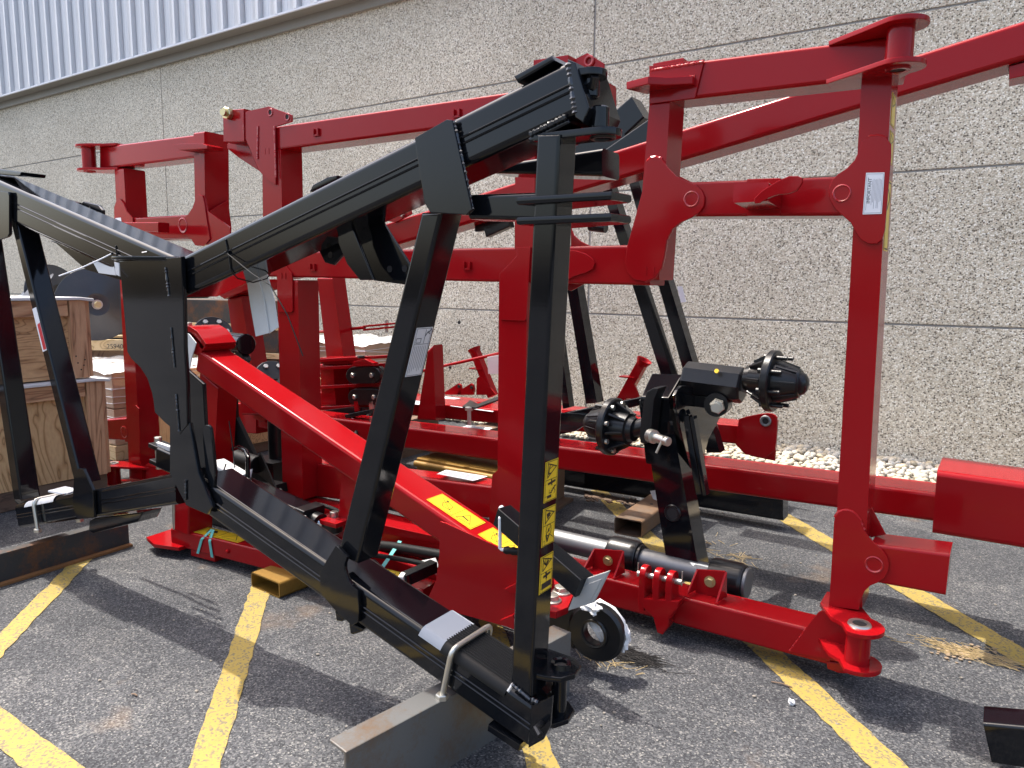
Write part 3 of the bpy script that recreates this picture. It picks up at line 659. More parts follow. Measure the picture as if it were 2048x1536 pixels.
# yellow label on right side face of the outer post
def pxf(y): return 1786+(1724-1786)*((y-122)/1096)
zt, zb = W(1786, 180, YR).z, W(1775, 322, YR).z
xs = lambda z: W(1786, 122, YR).x+(W(1724, 1218, YR).x-W(1786, 122, YR).x)*((z-W(1786, 122, YR).z)/(W(1724, 1218, YR).z-W(1786, 122, YR).z))
for a, b in ((zt, (zt+zb)/2+0.01), ((zt+zb)/2-0.01, zb), (zb-0.06, zb-0.32)):
    d = Decal([(xs(a), YR+0.03, a), (xs(a), YR+0.125, a), (xs(b), YR+0.125, b), (xs(b), YR+0.03, b)], (1, 0, -0.06)); lab = rf.part('warning_label', d.base(), 'yellow_print'); im = MB()
    d.line(im, [(0.08, 0.03), (0.92, 0.03), (0.92, 0.97), (0.08, 0.97)], 0.03, True, 1.6); d.line(im, [(0.2, 0.1), (0.2, 0.42), (0.85, 0.24)], 0.05, True, 1.6); rf.part('pictogram', im, 'ink', lab)
# bracket arm on the middle beam, sticking out towards the yard
b0 = W(1560, 392, YR); rt('sleeve_plate', [(1494, 358), (1560, 356), (1560, 432), (1494, 432)], y=YR-0.008, d=0.02, bev=0.003)
m = MB().bar(W(1530, 402, YR), W(1530, 402, YR)+Vector((0.0, -0.20, 0.012)), 0.13, 0.07, bev=0.006); rf.part('stub_arm', m, R)
m = MB().plate(smoothpx([(1507, 392), (1570, 352), (1604, 352), (1604, 368), (1588, 386), (1546, 390), (1510, 412)], 1), YR-0.21, 0.02, 0.003); rf.part('stub_flange', m, R)
# lug at the top left corner, two ridges of weld behind it
z0 = W(1290, 172, YR-0.05).z
pts = [W(1281, 184, YR-0.06)*1.0]
A = W(1299, 170, YR); B = W(1392, 160, YR); z0 = A.z
pts = [Vector((A.x-0.02, YR+0.02, z0)), Vector((A.x-0.06, YR-0.10, z0)), Vector((A.x+0.05, YR-0.13, z0)), Vector((A.x+0.11, YR-0.075, z0)), Vector((B.x, YR-0.04, z0)), Vector((B.x, YR+0.02, z0))]
rf.part('hook_lug', MB().poly(pts, (0, 0, -0.032), 0.004), R)
rf.part('corner_lug', MB().poly([Vector((A.x, YR+0.03, W(1300, 130, YR).z+0.014)), Vector((A.x+0.14, YR+0.02, W(1300, 130, YR).z+0.014)), Vector((A.x+0.14, YR+0.09, W(1300, 130, YR).z+0.014)), Vector((A.x, YR+0.10, W(1300, 130, YR).z+0.014))], (0, 0, -0.02), 0.004), R)
welds(rf, 'weld_red', [(W(1302, 141, YR-0.008), W(1408, 124, YR-0.008), 0.007), (Vector((A.x+0.10, YR-0.006, z0+0.004)), Vector((B.x, YR-0.006, z0+0.004)), 0.009)])
# top right hinge
def red_hinge(px, py, z_top, z_bot, r, xin, sgn):
    c = G(px, py, z_top); cx, cy = c.x, c.y
    for zz in (z_top, z_bot+0.018):
        arc = [Vector((cx+sgn*0.088*cos(radians(a)), cy+0.088*sin(radians(a)), zz)) for a in range(-110, 81, 15)]
        pts = [Vector((cx-sgn*xin, YR-0.004, zz)), Vector((cx-sgn*xin*0.62, min(YR-0.01, cy+0.03)-0.02, zz)), Vector((cx-sgn*xin*0.36, (cy-0.088+YR)/2-0.035, zz))]+arc+[Vector((cx-sgn*0.06, YR+DR*0.8, zz)), Vector((cx-sgn*xin, YR+DR*0.8, zz))]
        rf.part('hinge_plate', MB().poly(pts, (0, 0, -0.018), 0.003), R)
    rf.part('hinge_tube', MB().cyl((cx, cy, z_top-0.018), (cx, cy, z_bot+0.018), r, 24), R)
    for zz, s in ((z_top, 1), (z_bot, -1)):
        rf.part('hinge_bush', MB().lathe((cx, cy, zz), (0, 0, s), [(-0.002, 0.026), (0.006, 0.026), (0.007, 0.040), (-0.002, 0.044)], 20), 'zinc' if (s > 0 and z_top < 1) else R)
        rf.part('bush_bore', MB().cyl((cx, cy, zz-0.002*s), (cx, cy, zz+0.003*s), 0.0265, 18), 'hole_dark')
red_hinge(1803, 44, W(1690, 86, YR).z+0.016, W(1720, 160, YR).z, 0.045, 0.25, 1)
rf.part('hinge_brace', MB().plate([(1742, 88), (1780, 84), (1780, 160), (1742, 165)], YR+0.02, 0.12, 0.004), R)
# lower right: gusset, stub tube, hinge
d3b = lambda p: crop(1450, 900, .292, p)
gl = d3b([(745, 500), (752, 460), (775, 428), (810, 412), (850, 415), (890, 435), (925, 480), (950, 545), (985, 600), (1030, 645), (1080, 690), (1110, 730), (1124, 780), (1118, 830), (1090, 880), (1045, 910), (995, 930), (955, 970), (930, 1030), (918, 1098), (710, 1070), (722, 900)])
g = rp('gusset_plate', gl); plug(1450+1020*.292, 900+785*.292, 17, g)
back(gl)
rf.part('gusset_plate', MB().plate(d3b([(960, 300), (985, 360), (1100, 580), (1000, 600), (960, 560)]), YR+0.10, 0.012), R)
st = rt('stub_tube', d3b([(1000, 642), (1542, 712), (1510, 1000), (1000, 905)]))
bx = W(1893, 1150, YR).x
zp = W(1690, 1216, YR).z; red_hinge(1719, 1249, zp, zp-0.165, 0.045, 0.165, 1)
rp('hinge_brace', d3b([(640, 1112), (690, 1090), (920, 1110), (900, 1450), (760, 1450), (440, 1380), (570, 1200)]))
rf.part('foot_plate', MB().plate(d3b([(690, 1450), (890, 1470), (890, 1536), (780, 1530), (700, 1500)]), YR-0.004, 0.14, 0.004), R)
m = MB(); m.weld(W(1579, 1302, YR-0.004), W(1616, 1254, YR-0.004), 0.005); rf.part('weld_bead', m, 'weld_red')
# --- bottom beam and the bearing brackets
rt('bottom_beam', [(292, 927), (1660, 1268), (1660, 1332), (292, 963)])
def u_bracket(x0, x1, x2, x3, yt, yb, bolt):
    m = MB().plate([(x1, yt), (x2, yt+4), (x2+3, yb-8), (x1-2, yb-16)], YR+0.085, 0.014, 0.003); rf.part('bearing_bracket', m, R)
    for xa, xb, ya, yb2 in ((x1, x0, yt, yb-16), (x2, x3, yt+4, yb)):
        a = W(xa, ya, YR+0.085); b = W(xb, yb2, YR+0.01)
        P = [Vector((a.x, YR+0.085, a.z)), Vector((b.x, YR+0.005, b.z)), Vector((a.x, YR+0.098, b.z))]
        rf.part('bracket_rib', MB().poly(P, (0.010, 0, 0), 0.002), R)
    c = W(*bolt, YR+0.084); bo = rf.part('bolt', MB().hexnut(c, (0, -1, 0), 0.020, 0.018).lathe(c, (0, -1, 0), [(0, 0), (0, 0.026), (0.004, 0.026), (0.004, 0)], 20), 'gold_zinc')
u_bracket(1165, 1186, 1245, 1226, 1098, 1155, (1216, 1121)); u_bracket(1372, 1392, 1450, 1431, 1139, 1204, (1420, 1163))
# three-finger lug block with a pin
d3 = lambda p: crop(1000, 1000, .2441, p)
for k, (x, w) in enumerate(((1195, 90), (1310, 90), (1415, 90))):
    c = W(1000+x*.2441, 1000+600*.2441, YR-0.03); x0 = c.x
    zz = W(1000+x*.2441, 1000+590*.2441+k*6, YR-0.03).z
    prof = [Vector((x0, YR+0.02, zz-0.10)), Vector((x0, YR+0.01, zz-0.03))]+[Vector((x0, YR-0.035+0.042*cos(radians(a)), zz+0.0+0.036*sin(radians(a)))) for a in range(0, 181, 20)]+[Vector((x0, YR-0.078, zz-0.05)), Vector((x0, YR-0.075, zz-0.17)), Vector((x0, YR, zz-0.17))]
    rf.part('lug_finger', MB().poly([p+Vector((-0.014, 0, 0)) for p in prof], (0.030, 0, 0), 0.004), R)
rf.part('lug_body', MB().plate(d3([(1140, 800), (1470, 830), (1455, 890), (1390, 960), (1380, 1040), (1330, 1108), (1285, 1090), (1250, 960), (1175, 890)]), YR-0.078, 0.075, 0.008), R)
p0, p1 = W(1000+1130*.2441, 1000+600*.2441, YR-0.035), W(1000+1490*.2441, 1000+675*.2441, YR-0.035)
rf.part('lug_pin', MB().cyl(p0, p1, 0.013, 16), 'zinc')
for e in (p0, p1): rf.part('linch_pin', MB().cyl(e+Vector((0, 0, -0.015)), e+Vector((0, 0, 0.05)), 0.0035, 8), 'zinc')
# rock shaft behind the bottom beam
Ysh = 3.37
sa, sb = W(640, 1000, Ysh), W(1480, 1150, Ysh); zr = W(1350, 1134, Ysh).z
sa.z = sb.z = zr
rf.part('rock_shaft', MB().cyl(sa, sb, 0.056, 28), 'grey_steel')
for xa, xb in ((1222, 1272), (1425, 1476)):
    a, b = W(xa, 1108, Ysh), W(xb, 1108, Ysh); a.z = b.z = zr
    rf.part('bearing_cap', MB().cyl(a+Vector((0.160, 0, 0)), a+Vector((0.178, 0, 0)), 0.074, 28, bev=0.003), 'grey_steel' if xa > 1400 else 'black_cast'); rf.part('bearing_housing', MB().lathe(a, b-a, [(0, 0.06), (0, 0.085), (0.02, 0.09), (0.14, 0.09), (0.16, 0.082), (0.16, 0.07), (0.175, 0.07), (0.175, 0.062)], 28), 'black_cast')
# --- centre section
rt('upper_beam', [(548, 253), (1200, 157), (1200, 214), (548, 301)])
rt('upper_post', [(524, 300), (561, 296), (567, 530), (527, 530)])
rt('upper_post', [(1031, 210), (1072, 205), (1066, 520), (1029, 520)])
rt('cross_beam', [(478, 505), (1300, 489), (1300, 571), (478, 552)])
rt('lower_post', [(554, 560), (595, 560), (606, 1000), (566, 1000)])
rt('lower_post', [(998, 560), (1055, 560), (1046, 1080), (994, 1080)])
rp('corner_plate', crop(350, 450, .2441, [(830, 260), (875, 300), (955, 395), (962, 470), (962, 705), (950, 716), (840, 716), (835, 560)]), d=0.010)
rp('corner_plate', crop(800, 450, .293, [(795, 150), (890, 150), (875, 420), (862, 640), (850, 655), (682, 648), (676, 335), (795, 212)]), d=0.010)
rp('corner_plate', crop(800, 450, .293, [(1120, 170), (1200, 175), (1265, 195), (1310, 225), (1328, 262), (1315, 300), (1270, 325), (1190, 350), (1120, 385)]), d=0.012)
rf.part('corner_plate', MB().plate(crop(800, 450, .293, [(1165, 20), (1185, 70), (1230, 110), (1300, 145), (1165, 150)]), YR+DR, 0.012), R)
rf.part('corner_plate', MB().plate(crop(800, 450, .293, [(1140, 385), (1270, 395), (1165, 450), (1130, 440)]), YR+DR, 0.012), R)
c1 = lambda p: crop(0, 0, .3418, p)
rp('bracket_plate', c1([(1425, 655), (1570, 622), (1706, 672), (1706, 712), (1610, 742), (1612, 1082), (1560, 1048), (1515, 1000), (1440, 820), (1425, 800)]), d=0.012)
rf.part('bracket_plate', MB().plate(c1([(1440, 665), (1575, 640), (1700, 690), (1700, 712), (1500, 740), (1500, 960), (1440, 820)]), YR+DR, 0.012), R)
rf.part('bracket_box', MB().tube(c1([(1305, 645), (1425, 635), (1428, 828), (1308, 832)]), YR-0.02, 0.17, 0.006), R)
rf.part('bracket_rib', MB().plate(c1([(1330, 840), (1440, 820), (1515, 1000), (1395, 922), (1328, 868)]), YR+0.07, 0.012), R)
c = W(459, 228, YR-0.02); rf.part('bolt', MB().hexnut(c, (0.12, -1, 0), 0.040, 0.035).cyl(c, c+Vector((0.012, -0.06, 0)), 0.022, 12), 'gold_zinc')
for px, py in ((541, 225), (575, 234)):
    c = W(px, py, YR-0.013); rf.part('bush', MB().ring(c, (0, 1, 0), 0.019, 0.006), 'weld_red'); rf.part('bush_bore', MB().cyl(c+Vector((0, -0.002, 0)), c+Vector((0, 0.01, 0)), 0.018, 14), 'hole_dark')
welds(rf, 'weld_red', [(W(*a, YR-0.016), W(*b, YR-0.016), 0.006) for a, b in (((516, 252), (515, 318)), ((549, 252), (552, 356)), ((487, 232), (488, 268)))])
def rim_weld(px, i0, i1):
    P = [W(x, y, YR-0.003) for x, y in px][i0:i1]; L = []
    for a, b in zip(P, P[1:]):
        n = max(1, int((b-a).length/0.008)); L += [a+(b-a)*k/n for k in range(n)]
    rf.part('weld_bead', MB().path(L+[P[-1]], [0.007*(0.8+0.3*(k % 2)) for k in range(len(L)+1)], 6, 0.2), 'weld_red')
rim_weld(ggl, 0, 4); rim_weld(gl, 1, 8); rim_weld(ggr, 2, 5); rim_weld(ggl, 14, 20)
rp('bracket_plate', crop(900, 50, .293, [(830, 242), (935, 190), (1050, 262), (1052, 420), (1008, 600), (900, 560)]), d=0.012, y=YR+0.02)
rp('bracket_plate', crop(900, 50, .293, [(568, 240), (805, 203), (808, 260), (568, 300)]), d=0.1, y=YR-0.02)
c = W(1178, 122, YR+0.015); rf.part('bush', MB().ring(c, (0, 1, 0), 0.02, 0.007), 'weld_red')
# small welded hose clips
def clip(px, py):
    c = W(px, py, YR-0.004); m = MB(); m.box(c+Vector((0, -0.002, -0.016)), (0.046, 0.012, 0.010), 0, 0.001)
    for dx in (-0.018, 0.018): m.box(c+Vector((dx, -0.004, 0.004)), (0.010, 0.014, 0.034), 0, 0.001)
    rf.part('hose_clip', m, R)
for q in ((633, 265), (536, 304), (914, 227), (569, 553), (626, 535), (935, 532), (1301, 544)): clip(*q)
c = W(1301, 544, YR-0.014); 
# cross member between the lower legs
rt('cross_member', [(600, 924), (1000, 976), (1000, 1040), (600, 990)], y=YR+0.12, d=0.17)
rf.part('rib_plate', MB().plate([(598, 912), (606, 912), (598, 1000), (580, 1000)], YR+0.04, 0.09, 0.003), R)
rf.part('end_plate', MB().plate([(984, 950), (997, 938), (1000, 1060), (976, 1064)], YR+0.06, 0.19, 0.003), R)
z = W(900, 955, YR+0.12).z
Q = [G(892, 940, z), G(975, 953, z), G(946, 962, z), G(874, 948, z)]
d = Decal(Q, (0, 0, 1)); lab = rf.part('instruction_label', d.base(), 'white_print', label='white label on top of the low cross member'); im = MB()
for i in range(4): d.line(im, [(0.08, 0.2+0.18*i), (0.9, 0.2+0.18*i)], 0.03, False, 0.3)
rf.part('print', im, 'grey_ink', lab)
# --- left wing (mirror of the right one)
rt('upper_beam', [(200, 294), (398, 268), (398, 314), (200, 338)])
rt('short_post', [(387, 265), (408, 262), (411, 470), (391, 470)], d=0.185)
rt('outer_post', [(229, 338), (247, 336), (284, 960), (259, 958)])
rt('middle_beam', [(235, 437), (410, 427), (410, 478), (235, 482)])
ll = c1([(1098, 1255), (1125, 1215), (1142, 1165), (1162, 1137), (1184, 1145), (1195, 1190), (1205, 1260), (1228, 1400), (1190, 1440), (1140, 1436), (1120, 1402), (1085, 1378), (1052, 1352), (1044, 1318), (1060, 1282)])
g = rp('gusset_plate', ll); plug(1070*.3418, 1318*.3418, 8, g)
rp('gusset_plate', c1([(1195, 1140), (1215, 1235), (1345, 1330), (1345, 1420), (1150, 1440), (1130, 1405)]), d=0.012, y=YR-0.004)
rf.part('side_plate', MB().plateX(c1([(1330, 1170), (1352, 1340), (1300, 1400), (1220, 1410), (1210, 1240)]), W(412, 400, YR).x, 0.01), R)
g = rp('gusset_plate', c1([(668, 1290), (666, 1215), (680, 1172), (700, 1165), (722, 1190), (738, 1235), (775, 1275), (780, 1400), (720, 1420), (668, 1400)]))
Q = [W(x, y, YR-0.0135) for x, y in c1([(676, 1276), (707, 1273), (712, 1300), (680, 1302)])]; d = Decal(Q, (0, -1, 0)); rf.part('instruction_label', d.base(), 'white_print', label='small white label on the far left gusset')
rp('stop_lug', c1([(1022, 845), (1060, 838), (1180, 838), (1212, 852), (1212, 870), (1050, 878)]), d=0.12, y=YR-0.10)
rf.part('stub_arm', MB().tube(c1([(600, 1300), (925, 1300), (925, 1358), (640, 1350)]), YR-0.20, 0.08, 0.006), R)
red_hinge(176, 291, W(230, 290, YR).z+0.014, W(230, 337, YR).z-0.01, 0.05, 0.30, -1)
ff = lambda p: crop(0, 800, .2441, p)
g = rp('gusset_plate', ff([(1022, 340), (1020, 190), (1040, 130), (1062, 75), (1085, 48), (1112, 45), (1136, 70), (1142, 200), (1145, 500), (1085, 500), (1062, 400), (1045, 345)])); plug(1020*.2441, 800+262*.2441, 6, g)
rt('stub_tube', ff([(874, 158), (1110, 140), (1110, 340), (880, 325)]))
zp = W(268, 927, YR).z; red_hinge(226, 927, zp, zp-0.17, 0.05, 0.34, -1)
# ================================================================= inclined red beam and long low red beam behind
lb = Thing('inclined_red_beam', 'long red box beam rising to the right behind the red frame', 'beam', W(600, 560, 3.9))
lb.part('boom_tube', MB().tube([(560, 514), (2250, -24), (2250, 58), (560, 558)], 3.90, 0.21, 0.02), R)
m = MB()
for px, py in ((1640, 243), (935, 460)):
    c = W(px, py, 4.0); c.z -= 0.0
    pass
lb.part('boom_mount', MB().bar(W(600, 528, YR+DR), W(600, 528, YR+DR)+Vector((0, 0.72, 0)), 0.12, 0.10), R)
lb.part('end_bracket', MB().plate([(2018, 132), (2300, 60), (2300, 100), (2018, 158)], 3.93, 0.15, 0.004), R)
lb.part('clamp_bracket', MB().plate([(762, 440), (800, 410), (816, 405), (822, 428), (790, 445)], 3.88, 0.02, 0.003), R)
for q in ((768, 438), (806, 428)):
    c = W(*q, 3.88); lb.part('bolt', MB().hexnut(c, (0, -1, 0), 0.022, 0.02), 'zinc')
lb.part('hose_port', MB().cyl(W(1180, 452, 4.0), W(1212, 456, 4.0), 0.03, 14), 'black_paint')
for a, b in (((955, 455), (1000, 448)), ((975, 466), (1022, 445))):
    lb.part('black_clevis', MB().bar(W(*a, 4.05), W(*b, 4.05), 0.06, 0.06), 'black_cast')
lw = Thing('long_red_beam', 'long low red box beam lying behind the frame near the pebbles', 'beam', W(1500, 1050, 3.9))
YL = 3.90
lw.part('main_tube', MB().tube([(470, 812), (1905, 991), (1905, 1049), (470, 850)], YL, 0.24, 0.02), R)
def toplabel(th, q, z):
    d = Decal([G(x, y, z) for x, y in q], (0, 0, 1)); lab = th.part('instruction_label', d.base(), 'white_print'); im = MB()
    for i in range(3): d.line(im, [(0.1, 0.25+0.22*i), (0.88-0.15*random.random(), 0.25+0.22*i)], 0.03, False, 0.3)
    th.part('print', im, 'grey_ink', lab)
zl = W(900, 871, YL).z
toplabel(lw, [(852, 848), (907, 854), (886, 862), (830, 855)], zl+0.001); toplabel(lw, [(934, 851), (985, 856), (973, 864), (914, 858)], zl+0.001)
lw.part('receiver_sleeve', MB().tube([(467, 806), (512, 808), (512, 868), (470, 864)], YL-0.012, 0.265, 0.01), R)
lw.part('pin_boss', MB().tube([(508, 812), (534, 822), (530, 845), (505, 838)], YL-0.05, 0.06, 0.008), R)
for q in ((1433, 918), (1750, 953)):
    c = G(*q, zl+0.001); lw.part('plug_weld', MB().ring(c, (0, 0, 1), 0.028, 0.005), 'weld_red')
# big red box tube at the right edge
bxo = Thing('red_box_tube', 'thick bright red box tube at the right edge in front of the pebbles', 'tube', W(1950, 1080, 3.62))
m = MB().tube([(1874, 942), (2200, 988), (2200, 1124), (1864, 1068)], 3.62, 0.34, 0.026, 5); bxo.part('outer_shell', m, R)
zb = W(1864, 1068, 3.62).z; bxo.part('rest_block', MB().box((1.9, 3.79, zb/2-0.01), (0.3, 0.5, zb-0.02)), 'skid_wood')
# ================================================================= red drawbar with hitch eye, cylinder, jack
YT = 2.50
tg = Thing('red_drawbar', 'bright red gooseneck drawbar sloping down to a black hitch eye', 'drawbar', W(1000, 1250, YT))
R = 'red_paint'
tg.part('gooseneck_tube', MB().tube([(398, 700), (1062, 1153), (1062, 1216), (392, 744)], YT, 0.19, 0.02, 5), R)
tg.part('neck_cap', MB().poly([W(362, 652, YT), W(378, 652, YT), W(394, 662, YT), W(412, 688, YT), W(398, 712, YT), W(362, 700, YT)], (0, 0.20, 0), 0.004), R)
# curved top saddle
P = [W(330, 660, YT), W(366, 657, YT), W(382, 664, YT), W(394, 676, YT), W(410, 694, YT), W(406, 702, YT), W(390, 684, YT), W(378, 672, YT), W(364, 664, YT), W(330, 668, YT)]
tg.part('saddle_plate', MB().poly(P, (0, 0.205, 0), 0.003), R)
c = W(374, 650, YT+0.06); tg.part('bolt', MB().hexnut(c-Vector((0, 0, 0.012)), (0, 0, 1), 0.03, 0.028), 'zinc')
tg.part('neck_post', MB().tube([(400, 745), (436, 775), (424, 1010), (392, 1010)], YT+0.03, 0.13, 0.01), R)
side = [(880, 1043), (890, 1046), (1055, 1120), (1062, 1160), (1058, 1262), (1028, 1258), (850, 1209), (872, 1160), (878, 1110)]
tg.part('side_plate', MB().plate(side, YT-0.013, 0.012, 0.003), R); tg.part('side_plate', MB().plate([(x+8, y-10) for x, y in side], YT+0.20, 0.012, 0.003), R)
tg.part('lower_box', MB().tube([(880, 1150), (1060, 1190), (1056, 1250), (860, 1205)], YT+0.01, 0.17, 0.008), R)
for q in ([(1008, 1178), (1032, 1166), (1038, 1190), (1012, 1184)], [(1000, 1240), (1026, 1230), (1034, 1262), (1002, 1250)]):
    tg.part('step_lug', MB().plate(q, YT-0.05, 0.04, 0.003), R)
# top guide flange
a, b = W(921, 1026, YT+0.19), W(1040, 1108, YT+0.19)
tg.part('edge_flange', MB().bar(a, b, 0.012, 0.05, bev=0.002), R)
# labels along the top face
ta, tb = W(398, 700, YT), W(1062, 1153, YT); dd = (tb-ta).normalized(); up = Vector((0, 1, 0)).cross(dd)
up = -up if up.z < 0 else up
for f0, f1 in ((0.735, 0.848), (0.866, 0.948)):
    o = up*0.0012; p, q = ta+(tb-ta)*f0+o, ta+(tb-ta)*f1+o
    d = Decal([p+Vector((0, 0.15, 0)), q+Vector((0, 0.15, 0)), q+Vector((0, 0.035, 0)), p+Vector((0, 0.035, 0))], up)
    lab = tg.part('warning_label', d.base(), 'yellow_print'); im = MB()
    d.line(im, [(0.02, 0.06), (0.98, 0.06), (0.98, 0.94), (0.02, 0.94)], 0.008, True, 0.4); d.line(im, [(0.55, 0.06), (0.55, 0.94)], 0.008, False, 0.4)
    d.line(im, [(0.62, 0.85), (0.9, 0.75), (0.72, 0.2)], 0.012, True, 0.4); d.line(im, [(0.25, 0.3), (0.4, 0.4), (0.42, 0.7), (0.28, 0.75), (0.2, 0.5)], 0.012, True, 0.4); d.line(im, [(0.08, 0.2), (0.5, 0.8)], 0.01, False, 0.4); d.disc(im, 0.22, 0.25, 0.025, 0.4)
    d.line(im, [(0.68, 0.55), (0.8, 0.6)], 0.03, False, 0.4)
    tg.part('pictogram', im, 'ink', lab)
# nose plate with two big bolts
zn = 0.285
nose = [(1055, 1150), (1062, 1118), (1078, 1110), (1118, 1150), (1150, 1182), (1136, 1214), (1112, 1224), (1060, 1215)]
tg.part('nose_plate', MB().plateZ(nose, zn, 0.03, 0.004), R)
for q, r in (((1104, 1202), 0.04), ((1123, 1185), 0.042)):
    c = G(*q, zn); tg.part('bolt', MB().lathe(c, (0, 0, 1), [(0, 0), (0, r), (0.006, r), (0.010, r*0.72), (0.028, r*0.70), (0.030, r*0.6), (0.030, 0)], 20), 'zinc')
# hitch eye
YE = 2.56
ec = W(1187, 1267, YE); sc = (W(1197, 1267, YE)-ec).length/10
out = wdisc(1192, 1262, 58, 28, -118, 118)
eye_px = [(1050, 1238), (1098, 1236), (1128, 1226), (1150, 1218)]+out+[(1160, 1312), (1120, 1262), (1050, 1262)]
e = bmesh.new()
m = MB()
ro, ri = 52*sc, 22*sc
m.lathe(ec+Vector((0, 0.05, 0)), (0.10, -1, 0), [(0, ri), (0, ro-0.012), (0.012, ro), (0.040, ro), (0.052, ro-0.012), (0.052, ri+0.008), (0.044, ri), (0, ri)], 44)
tg.part('hitch_eye', m, 'black_cast')
tg.part('eye_bush', MB().ring(ec, (0, 1, 0), ri+0.004, 0.008, 28), 'black_cast')
sh = [(1050, 1236), (1098, 1234), (1124, 1226), (1150, 1217), (1180, 1214), (1190, 1230), (1165, 1250), (1146, 1300), (1125, 1278), (1100, 1268), (1050, 1266)]
tg.part('eye_shank', MB().plate(sh, YE+0.004, 0.042, 0.010), 'black_cast')
# jack: square tube, foot, crank
j0, j1 = W(1006, 1030, YT+0.10), W(1176, 1190, YT+0.02)
j0 = W(1004, 1030, YT-0.02); j1 = W(1168, 1172, YT-0.12)
tg.part('jack_tube', MB().bar(j0, j1, 0.075, 0.085, bev=0.004), 'black_paint')
fd = (j1-j0).normalized(); c = j1+fd*0.01
px4 = [(1158, 1163), (1217, 1142), (1186, 1204), (1134, 1222)]
tg.part('jack_foot', MB().poly([W(1158, 1162, c.y), W(1218, 1142, c.y), W(1186, 1206, c.y), W(1135, 1222, c.y)], (0.006, 0.008, 0.004), 0.003), 'grey_foot')
tg.part('jack_foot_boss', MB().poly([W(1168, 1171, c.y-0.002), W(1203, 1158, c.y-0.002), W(1183, 1198, c.y-0.002), W(1150, 1209, c.y-0.002)], (0.002, 0.002, 0.002), 0.001), 'grey_foot')
k0 = W(1004, 1018, YT-0.03)
tg.part('crank_handle', MB().path([W(1014, 1026, YT-0.03), k0, W(1000, 1036, YT-0.06), W(1000, 1096, YT-0.06), W(1003, 1099, YT-0.06), W(1010, 1100, YT-0.06)], 0.0075, 10), 'white_print')
tg.part('crank_knob', MB().lathe(W(1003, 1017, YT-0.03)-Vector((0.012, 0, 0)), (1, 0, 0), [(0, 0), (0.004, 0.010), (0.012, 0.014), (0.02, 0.010), (0.024, 0)], 14), 'white_print')
tg.part('crank_grip', MB().path([W(1008, 1100, YT-0.06)+Vector((0.013*i, 0.004*i, 0)) for i in range(9)], [0.013, 0.017, 0.014, 0.018, 0.015, 0.02, 0.016, 0.021, 0.022], 14), 'black_plastic')
# ---- low base rails of the drawbar
bA, bB = Vector((-3.98, 2.42, 0.105)), Vector((-2.20, 2.60, 0.105))
tg.part('base_rail', MB().bar(bA, bB, 0.13, 0.105, bev=0.012), R)
tg.part('base_rail', MB().bar(Vector((-4.0, 2.88, 0.125)), Vector((-1.95, 2.72, 0.125)), 0.10, 0.10, bev=0.012), R)
pts = [Vector((bA.x-0.20, bA.y-0.10, 0.05)), Vector((bA.x-0.05, bA.y-0.14, 0.05)), Vector((bA.x+0.12, bA.y-0.09, 0.05)), Vector((bA.x+0.12, bA.y+0.2, 0.05)), Vector((bA.x-0.22, bA.y+0.14, 0.05))]
tg.part('foot_plate', MB().poly(pts, (0, 0, 0.022), 0.003), R)
tg.part('foot_plate', MB().box((bA.x+0.25, bA.y+0.03, 0.035), (0.2, 0.12, 0.04), 0.1), R)
up0 = Vector((bA.x+0.10, bA.y+0.02, 0.15)); tg.part('rear_post', MB().bar(up0, up0+Vector((0.02, 0.02, 0.40)), 0.14, 0.16, (0, 1, 0), 0.01), R)
tg.part('foot_rod', MB().cyl(bA+Vector((0.02, -0.05, -0.04)), bA+Vector((0.03, -0.05, 0.24)), 0.012, 10), 'zinc')
dv = (bB-bA).normalized(); sd = Vector((0, 0, 1)).cross(dv)
for f0, f1 in ((0.10, 0.30), (0.68, 0.77), (0.785, 0.90)):
    z = Vector((0, 0, 0.0545)); p, q = bA+(bB-bA)*f0+z, bA+(bB-bA)*f1+z
    d = Decal([p+sd*0.05, q+sd*0.05, q-sd*0.05, p-sd*0.05], (0, 0, 1)); lab = tg.part('warning_label', d.base(), 'yellow_print'); im = MB()
    d.line(im, [(0.03, 0.08), (0.97, 0.08), (0.97, 0.92), (0.03, 0.92)], 0.01, True, 0.45); d.line(im, [(0.5, 0.08), (0.5, 0.92)], 0.01, False, 0.45); d.line(im, [(0.58, 0.8), (0.9, 0.8), (0.74, 0.2)], 0.015, True, 0.45); d.shape(im, [(0.12, 0.3), (0.3, 0.2), (0.38, 0.5), (0.2, 0.7)])
    tg.part('pictogram', im, 'ink', lab)
tg.part('drain_plug', MB().lathe(bA+(bB-bA)*0.27+Vector((0.0, -0.067, 0)), (0, -1, 0), [(0, 0.012), (0.012, 0.010), (0.016, 0)], 12), R)
tg.part('rail_plate', MB().plate([(720, 1040), (880, 1075), (880, 1090), (720, 1058)], 2.86, 0.10, 0.004), R)
tg.part('black_conduit', MB().path([W(560, 1050, 2.78), W(700, 1085, 2.78), W(790, 1095, 2.78), W(890, 1112, 2.78)], 0.028, 14), 'black_plastic')
